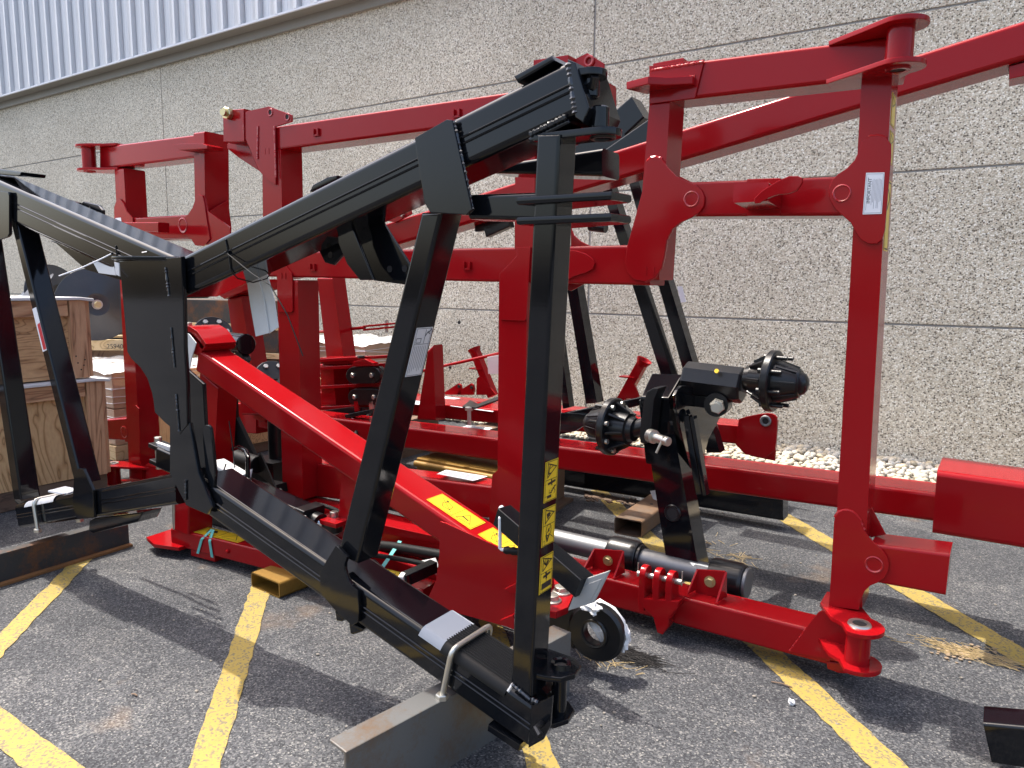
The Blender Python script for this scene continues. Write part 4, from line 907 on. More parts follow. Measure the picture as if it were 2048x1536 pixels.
# cylinder mount post with clevis
tg.part('clevis_post', MB().tube([(684, 935), (722, 945), (706, 1060), (676, 1050)], YT+0.03, 0.12, 0.01), R)
for z0, py in ((0, 1032), (1, 1066)):
    c = W(664, py, YT+0.02); zc = c.z
    pts = [Vector((c.x+0.045*cos(radians(a))*1.2, YT+0.02+0.075*sin(radians(a)), zc)) for a in range(90, 271, 20)]+[Vector((c.x+0.11, YT-0.055, zc)), Vector((c.x+0.11, YT+0.095, zc))]
    tg.part('clevis_plate', MB().poly(pts, (0, 0, -0.025), 0.004), R)
c = W(668, 1028, YT+0.02); tg.part('clevis_pin', MB().cyl(c-Vector((0, 0, 0.11)), c+Vector((0, 0, 0.014)), 0.020, 16, bev=0.003), 'zinc')

cy = Thing('hydraulic_cylinder', 'black hydraulic cylinder with square body and chrome rod pinned to the red clevis', 'cylinder', W(520, 1060, 2.42))
c0 = W(332, 912, 2.46); c1_ = W(614, 1036, 2.46); rod1 = W(664, 1050, 2.50)
cy.part('cylinder_body', MB().bar(c0, c1_, 0.125, 0.125, bev=0.016, seg=4), 'black_paint')
ax = (c1_-c0).normalized()
cy.part('gland_block', MB().bar(c1_-ax*0.012, c1_+ax*0.05, 0.14, 0.14, bev=0.008), 'black_cast')
cy.part('gland_ring', MB().cyl(c1_+ax*0.05, c1_+ax*0.10, 0.052, 22), 'black_cast'); cy.part('piston_rod', MB().cyl(c1_+ax*0.08, rod1, 0.030, 20), 'chrome_rod')
cy.part('rod_eye', MB().cyl(rod1-Vector((0, 0, 0.03)), rod1+Vector((0, 0, 0.022)), 0.055, 20), 'black_cast')
h = c0+(c1_-c0)*0.62+Vector((0, 0, 0.06))
hp = W(494, 965, 2.47)
cy.part('lift_handle', MB().path([W(466, 898, 2.55), W(478, 894, 2.52), W(492, 902, 2.48), W(496, 914, 2.46), W(495, 964, 2.46)], 0.013, 12), 'black_paint')
for dx in (-0.05, 0.05): cy.part('rear_clevis', MB().bar(c0-ax*0.10+Vector((0, 0, dx)), c0+ax*0.06+Vector((0, 0, dx)), 0.10, 0.028, bev=0.006), 'black_cast')
c = c0-ax*0.075; cy.part('clevis_pin', MB().cyl(c-Vector((0, 0, 0.10)), c+Vector((0, 0, 0.10)), 0.022, 14, bev=0.004), 'zinc')
cy.part('white_clip', MB().path([W(512, 992, 2.40), W(514, 986, 2.39), W(522, 990, 2.39), W(521, 1002, 2.39)], 0.006, 6), 'white_print')
cy.part('hose_line', MB().path([W(448, 958, 2.40), W(500, 985, 2.39), W(560, 1013, 2.39), W(612, 1034, 2.39)], 0.006, 8), 'grey_steel')
# ================================================================= black axle arm with two wheel hubs
YA = 3.36
ax_ = Thing('wheel_axle_arm', 'leaning glossy black axle arm carrying two bare wheel hubs, standing behind the low red beam', 'axle', W(1370, 1150, YA))
K = 'black_paint'
ax_.part('arm_box', MB().tube([(1281, 797), (1337, 800), (1402, 1165), (1340, 1165)], YA, 0.14, 0.012), K)
T0, T1, T2, T3 = W(1281, 793, YA), W(1338, 796, YA), W(1366, 748, YA+0.18), W(1304, 746, YA+0.18)
ax_.part('head_cap', MB().poly([T0, T1, T2, T3], (0, 0, -0.03), 0.008), K)
jj = lambda p: crop(1160, 680, .2344, p)
ax_.part('head_block', MB().poly([T1+Vector((0, 0, -0.028)), T2+Vector((0, 0, -0.028)), T2+Vector((0.02, 0, -0.20)), T1+Vector((0.05, 0, -0.34))], (-0.16, 0, 0), 0.006), K)
Xs = W(1345, 900, YA).x
ax_.part('side_plate', MB().plateX(smoothpx([(1342, 796), (1352, 772), (1372, 770), (1428, 796), (1441, 818), (1432, 840), (1405, 888), (1402, 955), (1393, 980), (1384, 974), (1360, 880)], 1), Xs+0.035, 0.016), K)
for off, wd in ((0.022, 0.03), (0.05, 0.02)):
    p, q = W(1366, 830, YA-0.02)+Vector((off, 0, 0)), W(1392, 985, YA-0.02)+Vector((off, 0, 0))
    ax_.part('cover_strip', MB().bar(p, q, 0.05, wd, (1, 0, 0), 0.003), K)
ax_.part('latch_plate', MB().poly([W(*q, YA-0.02) for q in jj([(830, 650), (900, 600), (915, 640), (885, 700), (840, 730)])], (0, 0.05, 0), 0.004), K)
c = W(1345, 1026, YA-0.002); m = MB().ring(c, (0, 1, 0), 0.036, 0.008); ax_.part('pivot_boss', m, 'black_cast'); ax_.part('pivot_bore', MB().cyl(c+Vector((0, -0.003, 0)), c+Vector((0, 0.01, 0)), 0.033, 16), 'hole_dark')

def hub(c, s, R=0.145):            # c = flange centre, s = +1 cap to the right, -1 to the left
    a = Vector((s, -0.06*s, -0.012*s)).normalized()
    hb = ax_.part('wheel_hub', MB().lathe(c, a, [(-0.125, 0), (-0.125, 0.058), (-0.10, 0.064), (-0.095, 0.078), (-0.02, 0.088), (-0.018, R-0.006), (-0.012, R), (0.014, R), (0.02, R-0.006), (0.02, 0.098), (0.04, 0.096), (0.122, 0.068), (0.130, 0.060), (0.131, 0.054), (0.148, 0.046), (0.160, 0.028), (0.165, 0)], 40), 'black_cast')
    q = a.orthogonal().normalized(); t = a.cross(q)
    for k in range(8):
        an = 2*pi*k/8+0.3; rr = q*cos(an)+t*sin(an)
        ax_.part('wheel_stud', MB().cyl(c+rr*(R-0.026)+a*0.018, c+rr*(R-0.026)+a*0.072, 0.0095, 10, bev=0.002), 'black_cast', hb)
        ax_.part('stud_head', MB().cyl(c+rr*(R-0.026)-a*0.02, c+rr*(R-0.026)-a*0.034, 0.013, 10), 'zinc' if s < 0 else 'black_cast', hb)
        an += 0.39; rr = q*cos(an)+t*sin(an)
        ax_.part('hub_rib', MB().bar(c+rr*0.075-a*0.09, c+rr*(R-0.03)-a*0.02, 0.012, 0.028, rr, 0.002), 'black_cast', hb)
        ax_.part('hub_rib', MB().bar(c+rr*0.096+a*0.03, c+rr*0.070+a*0.118, 0.010, 0.012, rr, 0.002), 'black_cast', hb)
    return hb
h1 = W(1545, 762, 3.52); h2 = W(1226, 853, 3.30)
hub(h1, 1); hub(h2, -1)
# right spindle: octagonal tube and bright shaft
a1, b1 = W(1372, 757, 3.54), W(1488, 757, 3.54); b1.z = a1.z-0.012
ax_.part('spindle_tube', MB().lathe(a1, b1-a1, [(0, 0), (0, 0.082), (0.008, 0.088), ((b1-a1).length-0.01, 0.088), ((b1-a1).length, 0.080), ((b1-a1).length, 0)], 8), 'black_cast')
ax_.part('spindle_shaft', MB().cyl(b1, Vector((h1.x-0.1, h1.y, h1.z)), 0.044, 20), 'grey_steel')
c = W(1434, 743, 3.45); ax_.part('grease_plug', MB().cyl(c, c+Vector((0, -0.008, 0.004)), 0.011, 12), 'yellow_print')
ax_.part('spindle_bracket', MB().plate([(1372, 752), (1412, 752), (1410, 792), (1440, 800), (1438, 822), (1400, 815), (1368, 812)], 3.50, 0.10, 0.008), 'black_cast')
c = W(1432, 812, 3.43); ax_.part('pivot_bolt', MB().hexnut(c-Vector((0, -0.02, 0)), (0.3, -1, 0), 0.036, 0.05).cyl(c, c+Vector((0.015, -0.05, 0)), 0.022, 12), 'zinc')
ax_.part('clamp_ring', MB().cyl(c+Vector((-0.01, 0.03, 0)), c+Vector((-0.02, 0.13, 0)), 0.058, 24), 'black_cast')
# left spindle, crank arm and pin
ax_.part('spindle_shaft', MB().cyl(h2+Vector((0.11, 0, 0)), W(1290, 852, 3.30), 0.042, 20), 'black_cast')
ax_.part('crank_arm', MB().plate([(1293, 784), (1306, 776), (1318, 776), (1308, 800), (1300, 880), (1290, 888), (1280, 886), (1278, 868), (1288, 800)], YA-0.11, 0.10, 0.006), 'black_cast')
c = W(1300, 871, YA-0.12); ax_.part('pin_collar', MB().cyl(c, c+Vector((0.03, -0.02, 0)), 0.033, 16), 'zinc'); ax_.part('hinge_pin', MB().cyl(c, c+Vector((0.115, -0.05, -0.008)), 0.022, 16, bev=0.003), 'zinc')
p = c+Vector((0.09, -0.05, -0.005)); ax_.part('cotter_pin', MB().cyl(p+Vector((0, 0, 0.02)), p+Vector((-0.03, -0.01, -0.06)), 0.006, 8), 'zinc')

# ================================================================= second black frame, behind
YK = 4.85
b2 = Thing('rear_black_frame', 'second black steel frame with slanting braces standing near the wall', 'frame', W(1300, 1000, YK))
def bt(name, px, y, d, bev=0.008): return b2.part(name, MB().tube(px, y, d, bev, 3), K)
bt('brace', [(1133, 570), (1153, 565), (1194, 806), (1172, 808)], YK+0.02, 0.11)
bt('brace', [(1092, 560), (1104, 560), (1139, 815), (1126, 818)], YK+0.12, 0.08)
bt('outer_post', [(1180, 302), (1198, 299), (1347, 760), (1325, 760)], YK-0.05, 0.11)
bt('outer_post', [(1230, 270), (1248, 265), (1440, 906), (1414, 906)], YK+0.05, 0.11)
bt('upper_beam', [(1080, 352), (1262, 192), (1288, 235), (1090, 420)], YK+0.05, 0.17, 0.014)
bt('upper_beam', [(1200, 305), (1330, 214), (1340, 270), (1206, 350)], YK-0.2, 0.17, 0.014)
bt('lower_arm', [(1080, 836), (1300, 790), (1300, 806), (1080, 860)], 4.28, 0.12)
b2.part('pivot_plate', MB().plate(smoothpx([(1060, 826), (1150, 826), (1180, 832), (1170, 850), (1140, 868), (1060, 872)], 1), 4.25, 0.03), K)
bt('base_beam', [(1110, 926), (1566, 992), (1566, 1042), (1110, 968)], YK, 0.13, 0.012)
b2.part('white_label', MB().plate([(1354, 573), (1364, 572), (1372, 604), (1362, 605)], YK+0.03, 0.004, 0), 'white_print')
# ================================================================= red toolbars with struts near the wall
tb = Thing('rear_red_toolbar', 'low red toolbar with upright cup struts and lugs lying along the wall', 'toolbar', W(1000, 860, 5.0))
R = 'red_paint'
tb.part('main_tube', MB().tube([(560, 776), (1330, 852), (1330, 880), (560, 806)], 4.55, 0.26, 0.014), R)
tb.part('main_tube', MB().tube([(560, 772), (1508, 853), (1508, 892), (560, 792)], 5.25, 0.25, 0.014), R)
for x_ in (-4.6, -3.75): tb.part('rest_block', MB().box((x_, 5.0, 0.17), (0.2, 0.9, 0.34)), 'skid_wood')
def strut(base, top, s, y):
    pa, pb = W(*base, y), W(*top, y)
    tb.part('strut_tube', MB().bar(pa, pb, 0.075, 0.075, (0, 1, 0), 0.006), R)
    dv = (pb-pa).normalized(); tb.part('strut_cup', MB().lathe(pb-dv*0.03, dv, [(0, 0.04), (0.05, 0.062), (0.055, 0.062), (0.05, 0.052), (0.0, 0.03)], 16), R)
    q = pa+(pb-pa)*0.6; tb.part('strut_step', MB().box(q+Vector((s*0.05, 0, 0)), (0.13, 0.09, 0.012)), R)
strut((986, 792), (950, 702), -1, 5.3); strut((1246, 798), (1286, 725), -1, 5.3)
tb.part('strut_plate', MB().plate([(953, 757), (958, 753), (964, 755), (992, 790), (952, 790)], 5.26, 0.02), R)
tb.part('strut_plate', MB().plate([(1232, 797), (1258, 760), (1262, 752), (1280, 797)], 5.26, 0.02), R)
for o in (0, 25): tb.part('lug_plate', MB().plate([(889+o, 784), (916+o, 767), (921+o, 770), (923+o, 778), (921+o, 790), (890+o, 790)], 5.32, 0.025), R)
for q in ((917, 773), (942, 775), (958, 760), (1425, 845)):
    c = W(*q, 5.31); tb.part('lug_hole', MB().cyl(c, c+Vector((0, 0.04, 0)), 0.014, 10), 'hole_dark')
tb.part('link_rod', MB().path([W(800, 752, 5.0), W(1002, 706, 5.0)], 0.014, 10), R)
tb.part('end_plate', MB().plate(smoothpx([(1476, 842), (1480, 836), (1530, 826), (1548, 828), (1556, 838), (1549, 920), (1470, 905)], 1), 5.20, 0.022), R)
c = W(1531, 842, 5.19); tb.part('bush', MB().ring(c, (0, 1, 0), 0.03, 0.010), 'grey_steel'); tb.part('bush_bore', MB().cyl(c, c+Vector((0, 0.012, 0)), 0.028, 14), 'hole_dark')
tb.part('end_plate', MB().plate([(1500, 845), (1548, 832), (1556, 842), (1550, 922), (1500, 912)], 5.45, 0.022), R)
for q, z in (([(880, 792), (925, 797), (900, 804), (860, 800)], 0), ([(920, 806), (1000, 815), (985, 824), (900, 812)], 1), ([(820, 800), (870, 806), (860, 811), (818, 808)], 1)):
    y = 4.55 if z else 5.25; zz = W(900, 802 if not z else 812, y).z+0.003
    d = Decal([G(a, b, zz) for a, b in q], (0, 0, 1)); tb.part('instruction_label', d.base(), 'white_print')
tb.part('clear_bag', MB().plate([(974, 714), (1000, 710), (1000, 748), (976, 748)], 4.97, 0.02, 0.004), 'clear_wrap')
mg = Thing('red_mast_stand', 'red upright mast with black chain link plates between the wrapped boxes and the frame', 'mast', W(700, 830, 4.3))
mg.part('mast_post', MB().tube([(634, 555), (664, 555), (690, 740), (656, 740)], 4.45, 0.15), R)
mg.part('mast_post', MB().tube([(856, 700), (866, 690), (872, 842), (834, 840)], 4.4, 0.12), R)
mg.part('flange_plate', MB().plate([(640, 715), (694, 715), (694, 728), (640, 728)], 4.30, 0.25), R)
mg.part('mast_sleeve', MB().tube([(640, 728), (666, 728), (672, 812), (644, 812)], 4.32, 0.16), R)
mg.part('backing_plate', MB().plate([(666, 728), (770, 726), (770, 815), (672, 815)], 4.50, 0.03), R)
for yy in (716, 732, 770, 812): mg.part('cross_bar', MB().tube([(634, yy+2), (776, yy-6), (776, yy), (634, yy+9)], 4.27, 0.05, 0.004), R)
def chainlink(x0, y0, x1, y1):
    r = (y1-y0)/2; px = wdisc(x1-r, (y0+y1)/2, r, 10, -90, 90)+wdisc(x0+r, (y0+y1)/2, r, 10, 90, 270)
    pl = mg.part('link_plate', MB().plate(px, 4.22, 0.04, 0.008), 'black_cast')
    mg.part('link_plate', MB().plate([(a+6, b-3) for a, b in px], 4.32, 0.04, 0.008), 'black_cast')
    for cx in (x0+r*0.9, x1-r*0.9):
        c = W(cx, (y0+y1)/2, 4.22); mg.part('bolt', MB().hexnut(c, (0, -1, 0), 0.02, 0.018), 'zinc', pl)
chainlink(691, 733, 760, 768); chainlink(695, 777, 764, 811)
mg.part('turnbuckle', MB().path([W(600, 668, 4.6), W(730, 655, 4.6)], 0.014, 10), R)
for o in (0, 1): mg.part('turnbuckle', MB().tube([(726, 651+o*7), (788, 645+o*7), (788, 649+o*7), (726, 655+o*7)], 4.58, 0.03, 0.003), R)
c = W(773, 651, 4.6); mg.part('clevis_pin', MB().cyl(c+Vector((0, 0, 0.05)), c-Vector((0, 0, 0.06)), 0.016, 12), 'zinc')
# centre background post left of the paper
cp = Thing('capped_red_post', 'dark red square post with a flanged cap behind the white foam sheet', 'post', W(480, 840, 3.9))
cp.part('square_post', MB().tube([(455, 596), (482, 592), (520, 830), (484, 830)], 3.75, 0.15), R)
cp.part('cap_plate', MB().plate([(435, 580), (498, 558), (500, 578), (448, 598), (436, 590)], 3.70, 0.28, 0.006), R)
mg.part('base_bracket', MB().plate([(640, 822), (700, 814), (752, 818), (748, 834), (700, 842), (640, 836)], 4.24, 0.10, 0.005), 'black_cast')
for q in ((712, 812), (742, 812)): mg.part('hook_plate', MB().plate([(q[0]-5, q[1]-10), (q[0]+4, q[1]-10), (q[0]+6, q[1]+10), (q[0]-3, q[1]+12)], 4.22, 0.02, 0.003), 'zinc' if q[0] > 720 else R)
mg.part('mast_cap', MB().plate([(706, 724), (728, 718), (746, 726), (748, 732), (704, 733)], 4.20, 0.06, 0.004), R)
c = W(722, 716, 4.24); mg.part('bolt', MB().hexnut(c, (0, 0, 1), 0.03, 0.02), 'black_cast')
# ================================================================= crates, boxes, pallets, disc blades at the left
XC = -5.6
def cz(y, x): return PX(x, y, XC)
def crate(name, label, z0, z1, lidz, Yend, Ystart, pan):
    t = Thing(name, label, 'crate', (XC-0.5, Yend-0.5, z0), 'wooden crates stacked at the left')
    depth = 1.1
    t.part('panel', MB().box((XC-depth/2, (Yend+Ystart)/2, (z0+z1)/2), (depth-0.05, Yend-Ystart-0.05, z1-z0), 0, 0.003), pan)
    t.part('batten', MB().box((XC+0.0, Yend-0.055, (z0+z1)/2), (0.05, 0.11, z1-z0), 0, 0.003), 'lumber')
    t.part('batten', MB().box((XC-0.003, (Yend+Ystart)/2-0.06, z1-0.055), (0.045, Yend-Ystart-0.12, 0.11), 0, 0.003), 'lumber_level')
    t.part('batten', MB().box((XC-0.06, Yend+0.02, (z0+z1)/2), (0.11, 0.04, z1-z0), 0, 0.003), 'lumber')
    t.part('batten', MB().box((XC-0.6, Yend+0.021, z1-0.055), (0.9, 0.038, 0.10), 0, 0.003), 'lumber_level')
    lid = MB()
    b = [Vector((XC+0.05, Ystart, lidz)), Vector((XC+0.05, Yend-0.05, lidz)), Vector((XC+0.05, Yend+0.05, lidz-0.012)), Vector((XC-depth, Yend+0.05, lidz-0.012)), Vector((XC-depth, Ystart, lidz))]
    t.part('lid_sheet', lid.poly(b, (0, 0, -0.022), 0.006), 'white_foam')
    return t
Yc = PX(186, 760, XC).y
zlo1 = PX(190, 752, XC).z; ztop = PX(160, 592, XC).z
cl = crate('wooden_crate', 'lower plywood crate with swirling grain on a dark skid', 0.14, zlo1-0.03, zlo1-0.012, Yc+0.05, 0.6, 'plywood_pale')
cu = crate('wooden_crate', 'upper plywood crate with a white lid sheet, stacked on the lower crate', zlo1, ztop-0.03, ztop-0.006, Yc-0.03, 0.5, 'plywood')
for y, z in ((1.55, 0.42), (2.0, 0.30)): pass
kn = Vector((XC-0.024, 2.15, zlo1+0.12)); cu.part('wood_knot', MB().lathe(kn, (1, 0, 0), [(0, 0.045), (0.002, 0.04), (0.003, 0)], 18), 'skid_wood')
kn = Vector((XC-0.024, 2.10, zlo1-0.22)); cl.part('wood_knot', MB().lathe(kn, (1, 0, 0), [(0, 0.03), (0.002, 0.026), (0.003, 0)], 18), 'skid_wood')
for i, (dy, dz) in enumerate(((0, 0), (0.02, 0.03), (-0.02, 0.05), (0.03, 0.07), (-0.03, 0.10))):
    c = Vector((XC+0.0255, Yc-0.09+dy, zlo1+0.06+dz)); cu.part('nail_head', MB().cyl(c, c+Vector((0.001, 0, 0)), 0.006, 8), 'ink')
for k in range(3): cl.part('skid_board', MB().box((XC-0.1-0.4*k, 1.7, 0.07), (0.14, 2.3, 0.13), 0, 0.005), 'skid_wood')
# wrapped boxes: behind the crates and at the back
def wrapped(c, size, rz, label, layers=2):
    t = Thing('wrapped_carton_pallet', label, 'carton', (c[0], c[1], 0.0), 'cartons in stretch wrap')
    x, y, z = size
    t.part('pallet_base', MB().box((c[0], c[1], 0.07), (x*1.02, y*1.02, 0.13), rz), 'pallet_wood')
    for k in range(layers):
        h = (z-0.14)/layers; t.part('carton', MB().box((c[0], c[1], 0.14+h*(k+0.5)), (x-0.01*k, y-0.01*k, h-0.006), rz, 0.012), 'cardboard')
    # crumpled film over the top
    n = 26; m = MB(); Rz = Matrix.Rotation(rz, 3, 'Z'); g = []
    for i in range(n+1):
        row = []
        for j in range(n+1):
            u, v = i/n-0.5, j/n-0.5; e = max(abs(u), abs(v))
            hh = z+0.012+0.05*max(0, 0.5-e)+random.uniform(0, 0.016)+0.014*sin(19*u+7*v)-(0.03 if e > 0.49 else 0)
            row.append(m.bm.verts.new(Vector((c[0], c[1], 0))+Rz @ Vector((u*x*1.03, v*y*1.03, hh))))
        g.append(row)
    for i in range(n):
        for j in range(n): m.bm.faces.new((g[i][j], g[i+1][j], g[i+1][j+1], g[i][j+1]))
    t.part('stretch_wrap', m, 'clear_wrap')
    m = MB()
    for k in range(9):
        zz = 0.2+(z-0.25)*k/8; s = [Vector((-x/2-0.004, -y/2-0.004, zz)), Vector((x/2+0.004, -y/2-0.004, zz+random.uniform(-0.06, 0.06))), Vector((x/2+0.004, y/2, zz+random.uniform(-0.05, 0.05)))]
        m.path([Vector((c[0], c[1], 0))+Rz @ p for p in s], 0.004, 5)
    t.part('wrap_ridge', m, 'clear_wrap')
    return t
wb = AT(240, 800, 7.0)
wq = W(222, 745, 3.36); wrapped((wq.x-0.6, 3.36+0.6, 0), (1.2, 1.2, wq.z), 0.0, 'tall carton in clear film right behind the wooden crates')
wrapped((-6.45, 6.2, 0), (1.35, 0.9, 0.92), 0.0, 'low carton under crumpled white film near the wall behind the red mast')
wrapped((-7.75, 5.9, 0), (1.0, 0.9, 0.98), 0.0, 'carton under white film left of the red post near the wall')
# plywood case on the ground seen through the drawbar triangle
pc = Thing('plywood_case', 'small plywood case on the asphalt behind the drawbar triangle', 'case', AT(520, 880, 6.2)*1.0)
c = G(505, 888, 0.10); pc.part('case_body', MB().box((c.x-0.45, c.y+0.15, 0.36), (0.9, 1.5, 0.52), 0, 0.004), 'plywood_pale')
pc.part('case_skid', MB().box((c.x-0.45, c.y+0.15, 0.05), (0.86, 1.5, 0.09), 0, 0.004), 'skid_wood')
# pallet with stencilled number, disc blades on it
dp = AT(215, 690, 7.5)
pl = Thing('shipping_pallet', 'weathered wooden pallet stencilled 259406 under the disc blades', 'pallet', (dp.x, dp.y, dp.z-0.1))
zt = AT(215, 672, 7.5).z
for k in range(4): pl.part('deck_board', MB().box((dp.x-0.15, dp.y+0.1+0.28*k, zt-0.012), (1.5, 0.14, 0.022), radians(33)), 'pallet_wood')
fz = AT(215, 693, 7.5).z
xa = Vector((RT.x, RT.y, 0)).normalized(); ya = Vector((-xa.y, xa.x, 0))
m = MB(); pc0 = dp+xa*0.15; m.poly([pc0-xa*0.75+Vector((0, 0, 0.055)), pc0+xa*0.75+Vector((0, 0, 0.055)), pc0+xa*0.75-Vector((0, 0, 0.055)), pc0-xa*0.75-Vector((0, 0, 0.055))], ya*0.04, 0.003)
st = pl.part('stringer', m, 'pallet_wood')
pl.part('lettering', text_mesh('259406', AT(214, 697, 7.49)-ya*0.004, xa, (0, 0, 1), 0.068, 0.001), 'ink', st)
m = MB(); m.poly([dp-xa*0.3+ya*0.4+Vector((0, 0, 0.1)), dp+xa*0.2+ya*0.4+Vector((0, 0, 0.1)), dp+xa*0.2+ya*0.4, dp-xa*0.3+ya*0.4], ya*0.1, 0.003); pl.part('block', m, 'pallet_wood')
pl.part('stack_below', MB().box((dp.x-0.1, dp.y+0.6, (dp.z-0.06)/2), (1.2, 0.9, dp.z-0.08), radians(33), 0.004), 'skid_wood')
def disc(px, py, dist, r, axis, bolt, label):
    c = AT(px, py, dist); a = Vector(axis).normalized()
    t = Thing('disc_blade', label, 'disc blade', c-Vector((0, 0, r)), 'disc blades by the crates')
    prof = [(0.0, 0.0), (0.0, 0.09), (-0.004, 0.12), (0.012, 0.2), (0.05, r), (0.056, r), (0.016, 0.2), (0.002, 0.11), (0.006, 0.0)]
    t.part('dished_plate', MB().lathe(c, a, [(0.008, 0), (0.008, 0.07), (0.018, 0.11), (-0.002, 0.17), (-0.06, r), (-0.066, r), (-0.008, 0.17), (0, 0)], 48), 'disc_steel')
    if bolt:
        cc = c+a*0.008; t.part('hub_washer', MB().cyl(cc, cc+a*0.012, 0.048, 20), 'zinc'); t.part('hub_bolt', MB().hexnut(cc+a*0.012, a, 0.034, 0.03), 'gold_zinc')
    return t
tocam = -(ray(200, 610)).normalized()
disc(194, 609, 7.3, 0.36, tocam+RT*(0.25), True, 'large black disc blade with a bright hub bolt beside the crate')
disc(232, 622, 7.75, 0.34, tocam+RT*(0.2), False, 'dark disc blade half hidden behind the bolted disc')
disc(118, 590, 7.9, 0.34, tocam*0.5+RT*0.9+UP*0.2, False, 'tilted dark disc blade rising behind the upper crate')
disc(50, 588, 7.6, 0.33, tocam*0.5-RT*0.7+UP*0.5, False, 'tilted dark disc blade behind the far left of the crates')
# dark boxed machinery between the black apex and the red posts
mc = Thing('stacked_machine_parts', 'dark stacked machine boxes on pale battens behind the drawbar neck', 'machine', G(430, 900, 0)*1.0)
q = AT(400, 620, 8.3)
for dz, hh in ((-0.02, 0.26), (-0.34, 0.24)): mc.part('dark_box', MB().box((q.x-0.1, q.y+0.4, q.z+dz), (1.7, 0.6, hh), radians(20)), 'dark_steel')
for dz in (-0.18, -0.50): mc.part('batten', MB().box((q.x+0.1, q.y+0.15, q.z+dz), (1.7, 0.10, 0.06), radians(20)), 'pallet_wood')
mc.part('support_box', MB().box((q.x-0.1, q.y+0.4, (q.z-0.55)/2), (1.4, 0.6, q.z-0.56), radians(20)), 'skid_wood')
# black hub plate and canister behind the drawbar
fl = Thing('bolted_flange', 'black round flange with bright bolt heads behind the drawbar saddle', 'flange', AT(425, 670, 5.6))
c = AT(426, 668, 5.2); a = (tocam+Vector((0, 0, 0.7))).normalized(); fl.part('flange_disc', MB().cyl(c, c+a*0.03, 0.13, 32, bev=0.006), 'black_cast')
qq = a.orthogonal().normalized(); tt = a.cross(qq)
for k in range(6):
    p = c+a*0.03+(qq*cos(k*1.047)+tt*sin(k*1.047))*0.09; fl.part('bolt', MB().hexnut(p, a, 0.018, 0.014), 'zinc')
fl.part('shaft', MB().cyl(c, Vector((c.x, c.y, 0.5)), 0.05, 16), 'black_cast'); fl.part('ground_foot', MB().box((c.x, c.y, 0.25), (0.3, 0.3, 0.5)), 'black_cast')
cn = Thing('black_canister', 'short black steel roller lying beside the drawbar neck', 'roller', AT(470, 690, 5.0))
p0, p1 = AT(445, 683, 4.9), AT(493, 689, 4.7); cn.part('roller_body', MB().cyl(p0, p1, 0.068, 28, bev=0.006), 'black_paint')
pm_ = (p0+p1)/2; cn.part('roller_bracket', MB().bar(p1-Vector((0.02, 0, 0.06)), pm_-Vector((0.12, 0.0, 0.30)), 0.05, 0.10, bev=0.004), 'black_cast')
cn.part('roller_stand', MB().bar(pm_-Vector((0.1, 0, 0.2)), Vector((pm_.x-0.1, pm_.y, 0.0)), 0.10, 0.10, (0, 1, 0), 0.004), 'black_cast')
c = AT(546, 756, 5.3); f2 = Thing('bolted_flange', 'half hidden black flange with pale bolt heads left of the tall red leg', 'flange', (c.x, c.y, 0.0), 'bolted flanges behind the drawbar')
f2.part('flange_disc', MB().cyl(c, c+a*0.03, 0.13, 32, bev=0.006), 'black_cast'); f2.part('shaft', MB().cyl(c, Vector((c.x, c.y, 0.3)), 0.05, 14), 'black_cast'); f2.part('ground_foot', MB().box((c.x, c.y, 0.16), (0.25, 0.25, 0.32)), 'black_cast')
for k in range(6):
    p = c+a*0.03+(qq*cos(k*1.047)+tt*sin(k*1.047))*0.09; f2.part('bolt', MB().hexnut(p, a, 0.018, 0.014), 'zinc')
fl.o['group'] = 'bolted flanges behind the drawbar'
for lab_, P in (('black hydraulic hose sagging from the red mast over the low red beam', [W(742, 826, 4.2), W(720, 850, 4.0), W(706, 880, 3.8), W(690, 905, 3.75), W(655, 900, 3.8), W(645, 860, 4.0)]),
                ('black hydraulic hose looping beside the lower red leg above the cylinder', [W(560, 980, 2.75), W(586, 1012, 2.72), W(640, 1010, 2.74), W(690, 1030, 2.76), W(740, 1062, 2.78)]),
                ('black hydraulic hose running along the drawbar rail behind the brace', [W(600, 1085, 2.66), W(680, 1106, 2.66), W(760, 1112, 2.68), W(850, 1128, 2.70)])):
    S_ = []
    for i in range(len(P)-1):
        p0_, p1_, p2_, p3_ = P[max(i-1, 0)], P[i], P[i+1], P[min(i+2, len(P)-1)]
        for f in (0, 0.2, 0.4, 0.6, 0.8):
            S_.append(0.5*((2*p1_)+(p2_-p0_)*f+(2*p0_-5*p1_+4*p2_-p3_)*f*f+(3*p1_-p0_-3*p2_+p3_)*f**3))
    hs = Thing('hydraulic_hose', lab_, 'hose', P[0], 'hydraulic hoses'); hs.part('hose_body', MB().path(S_+[P[-1]], 0.013, 10), 'black_plastic')
    d_ = (P[-1]-S_[-1]).normalized(); hs.part('hose_fitting', MB().cyl(P[-1], P[-1]+d_*0.05, 0.016, 6), 'zinc')
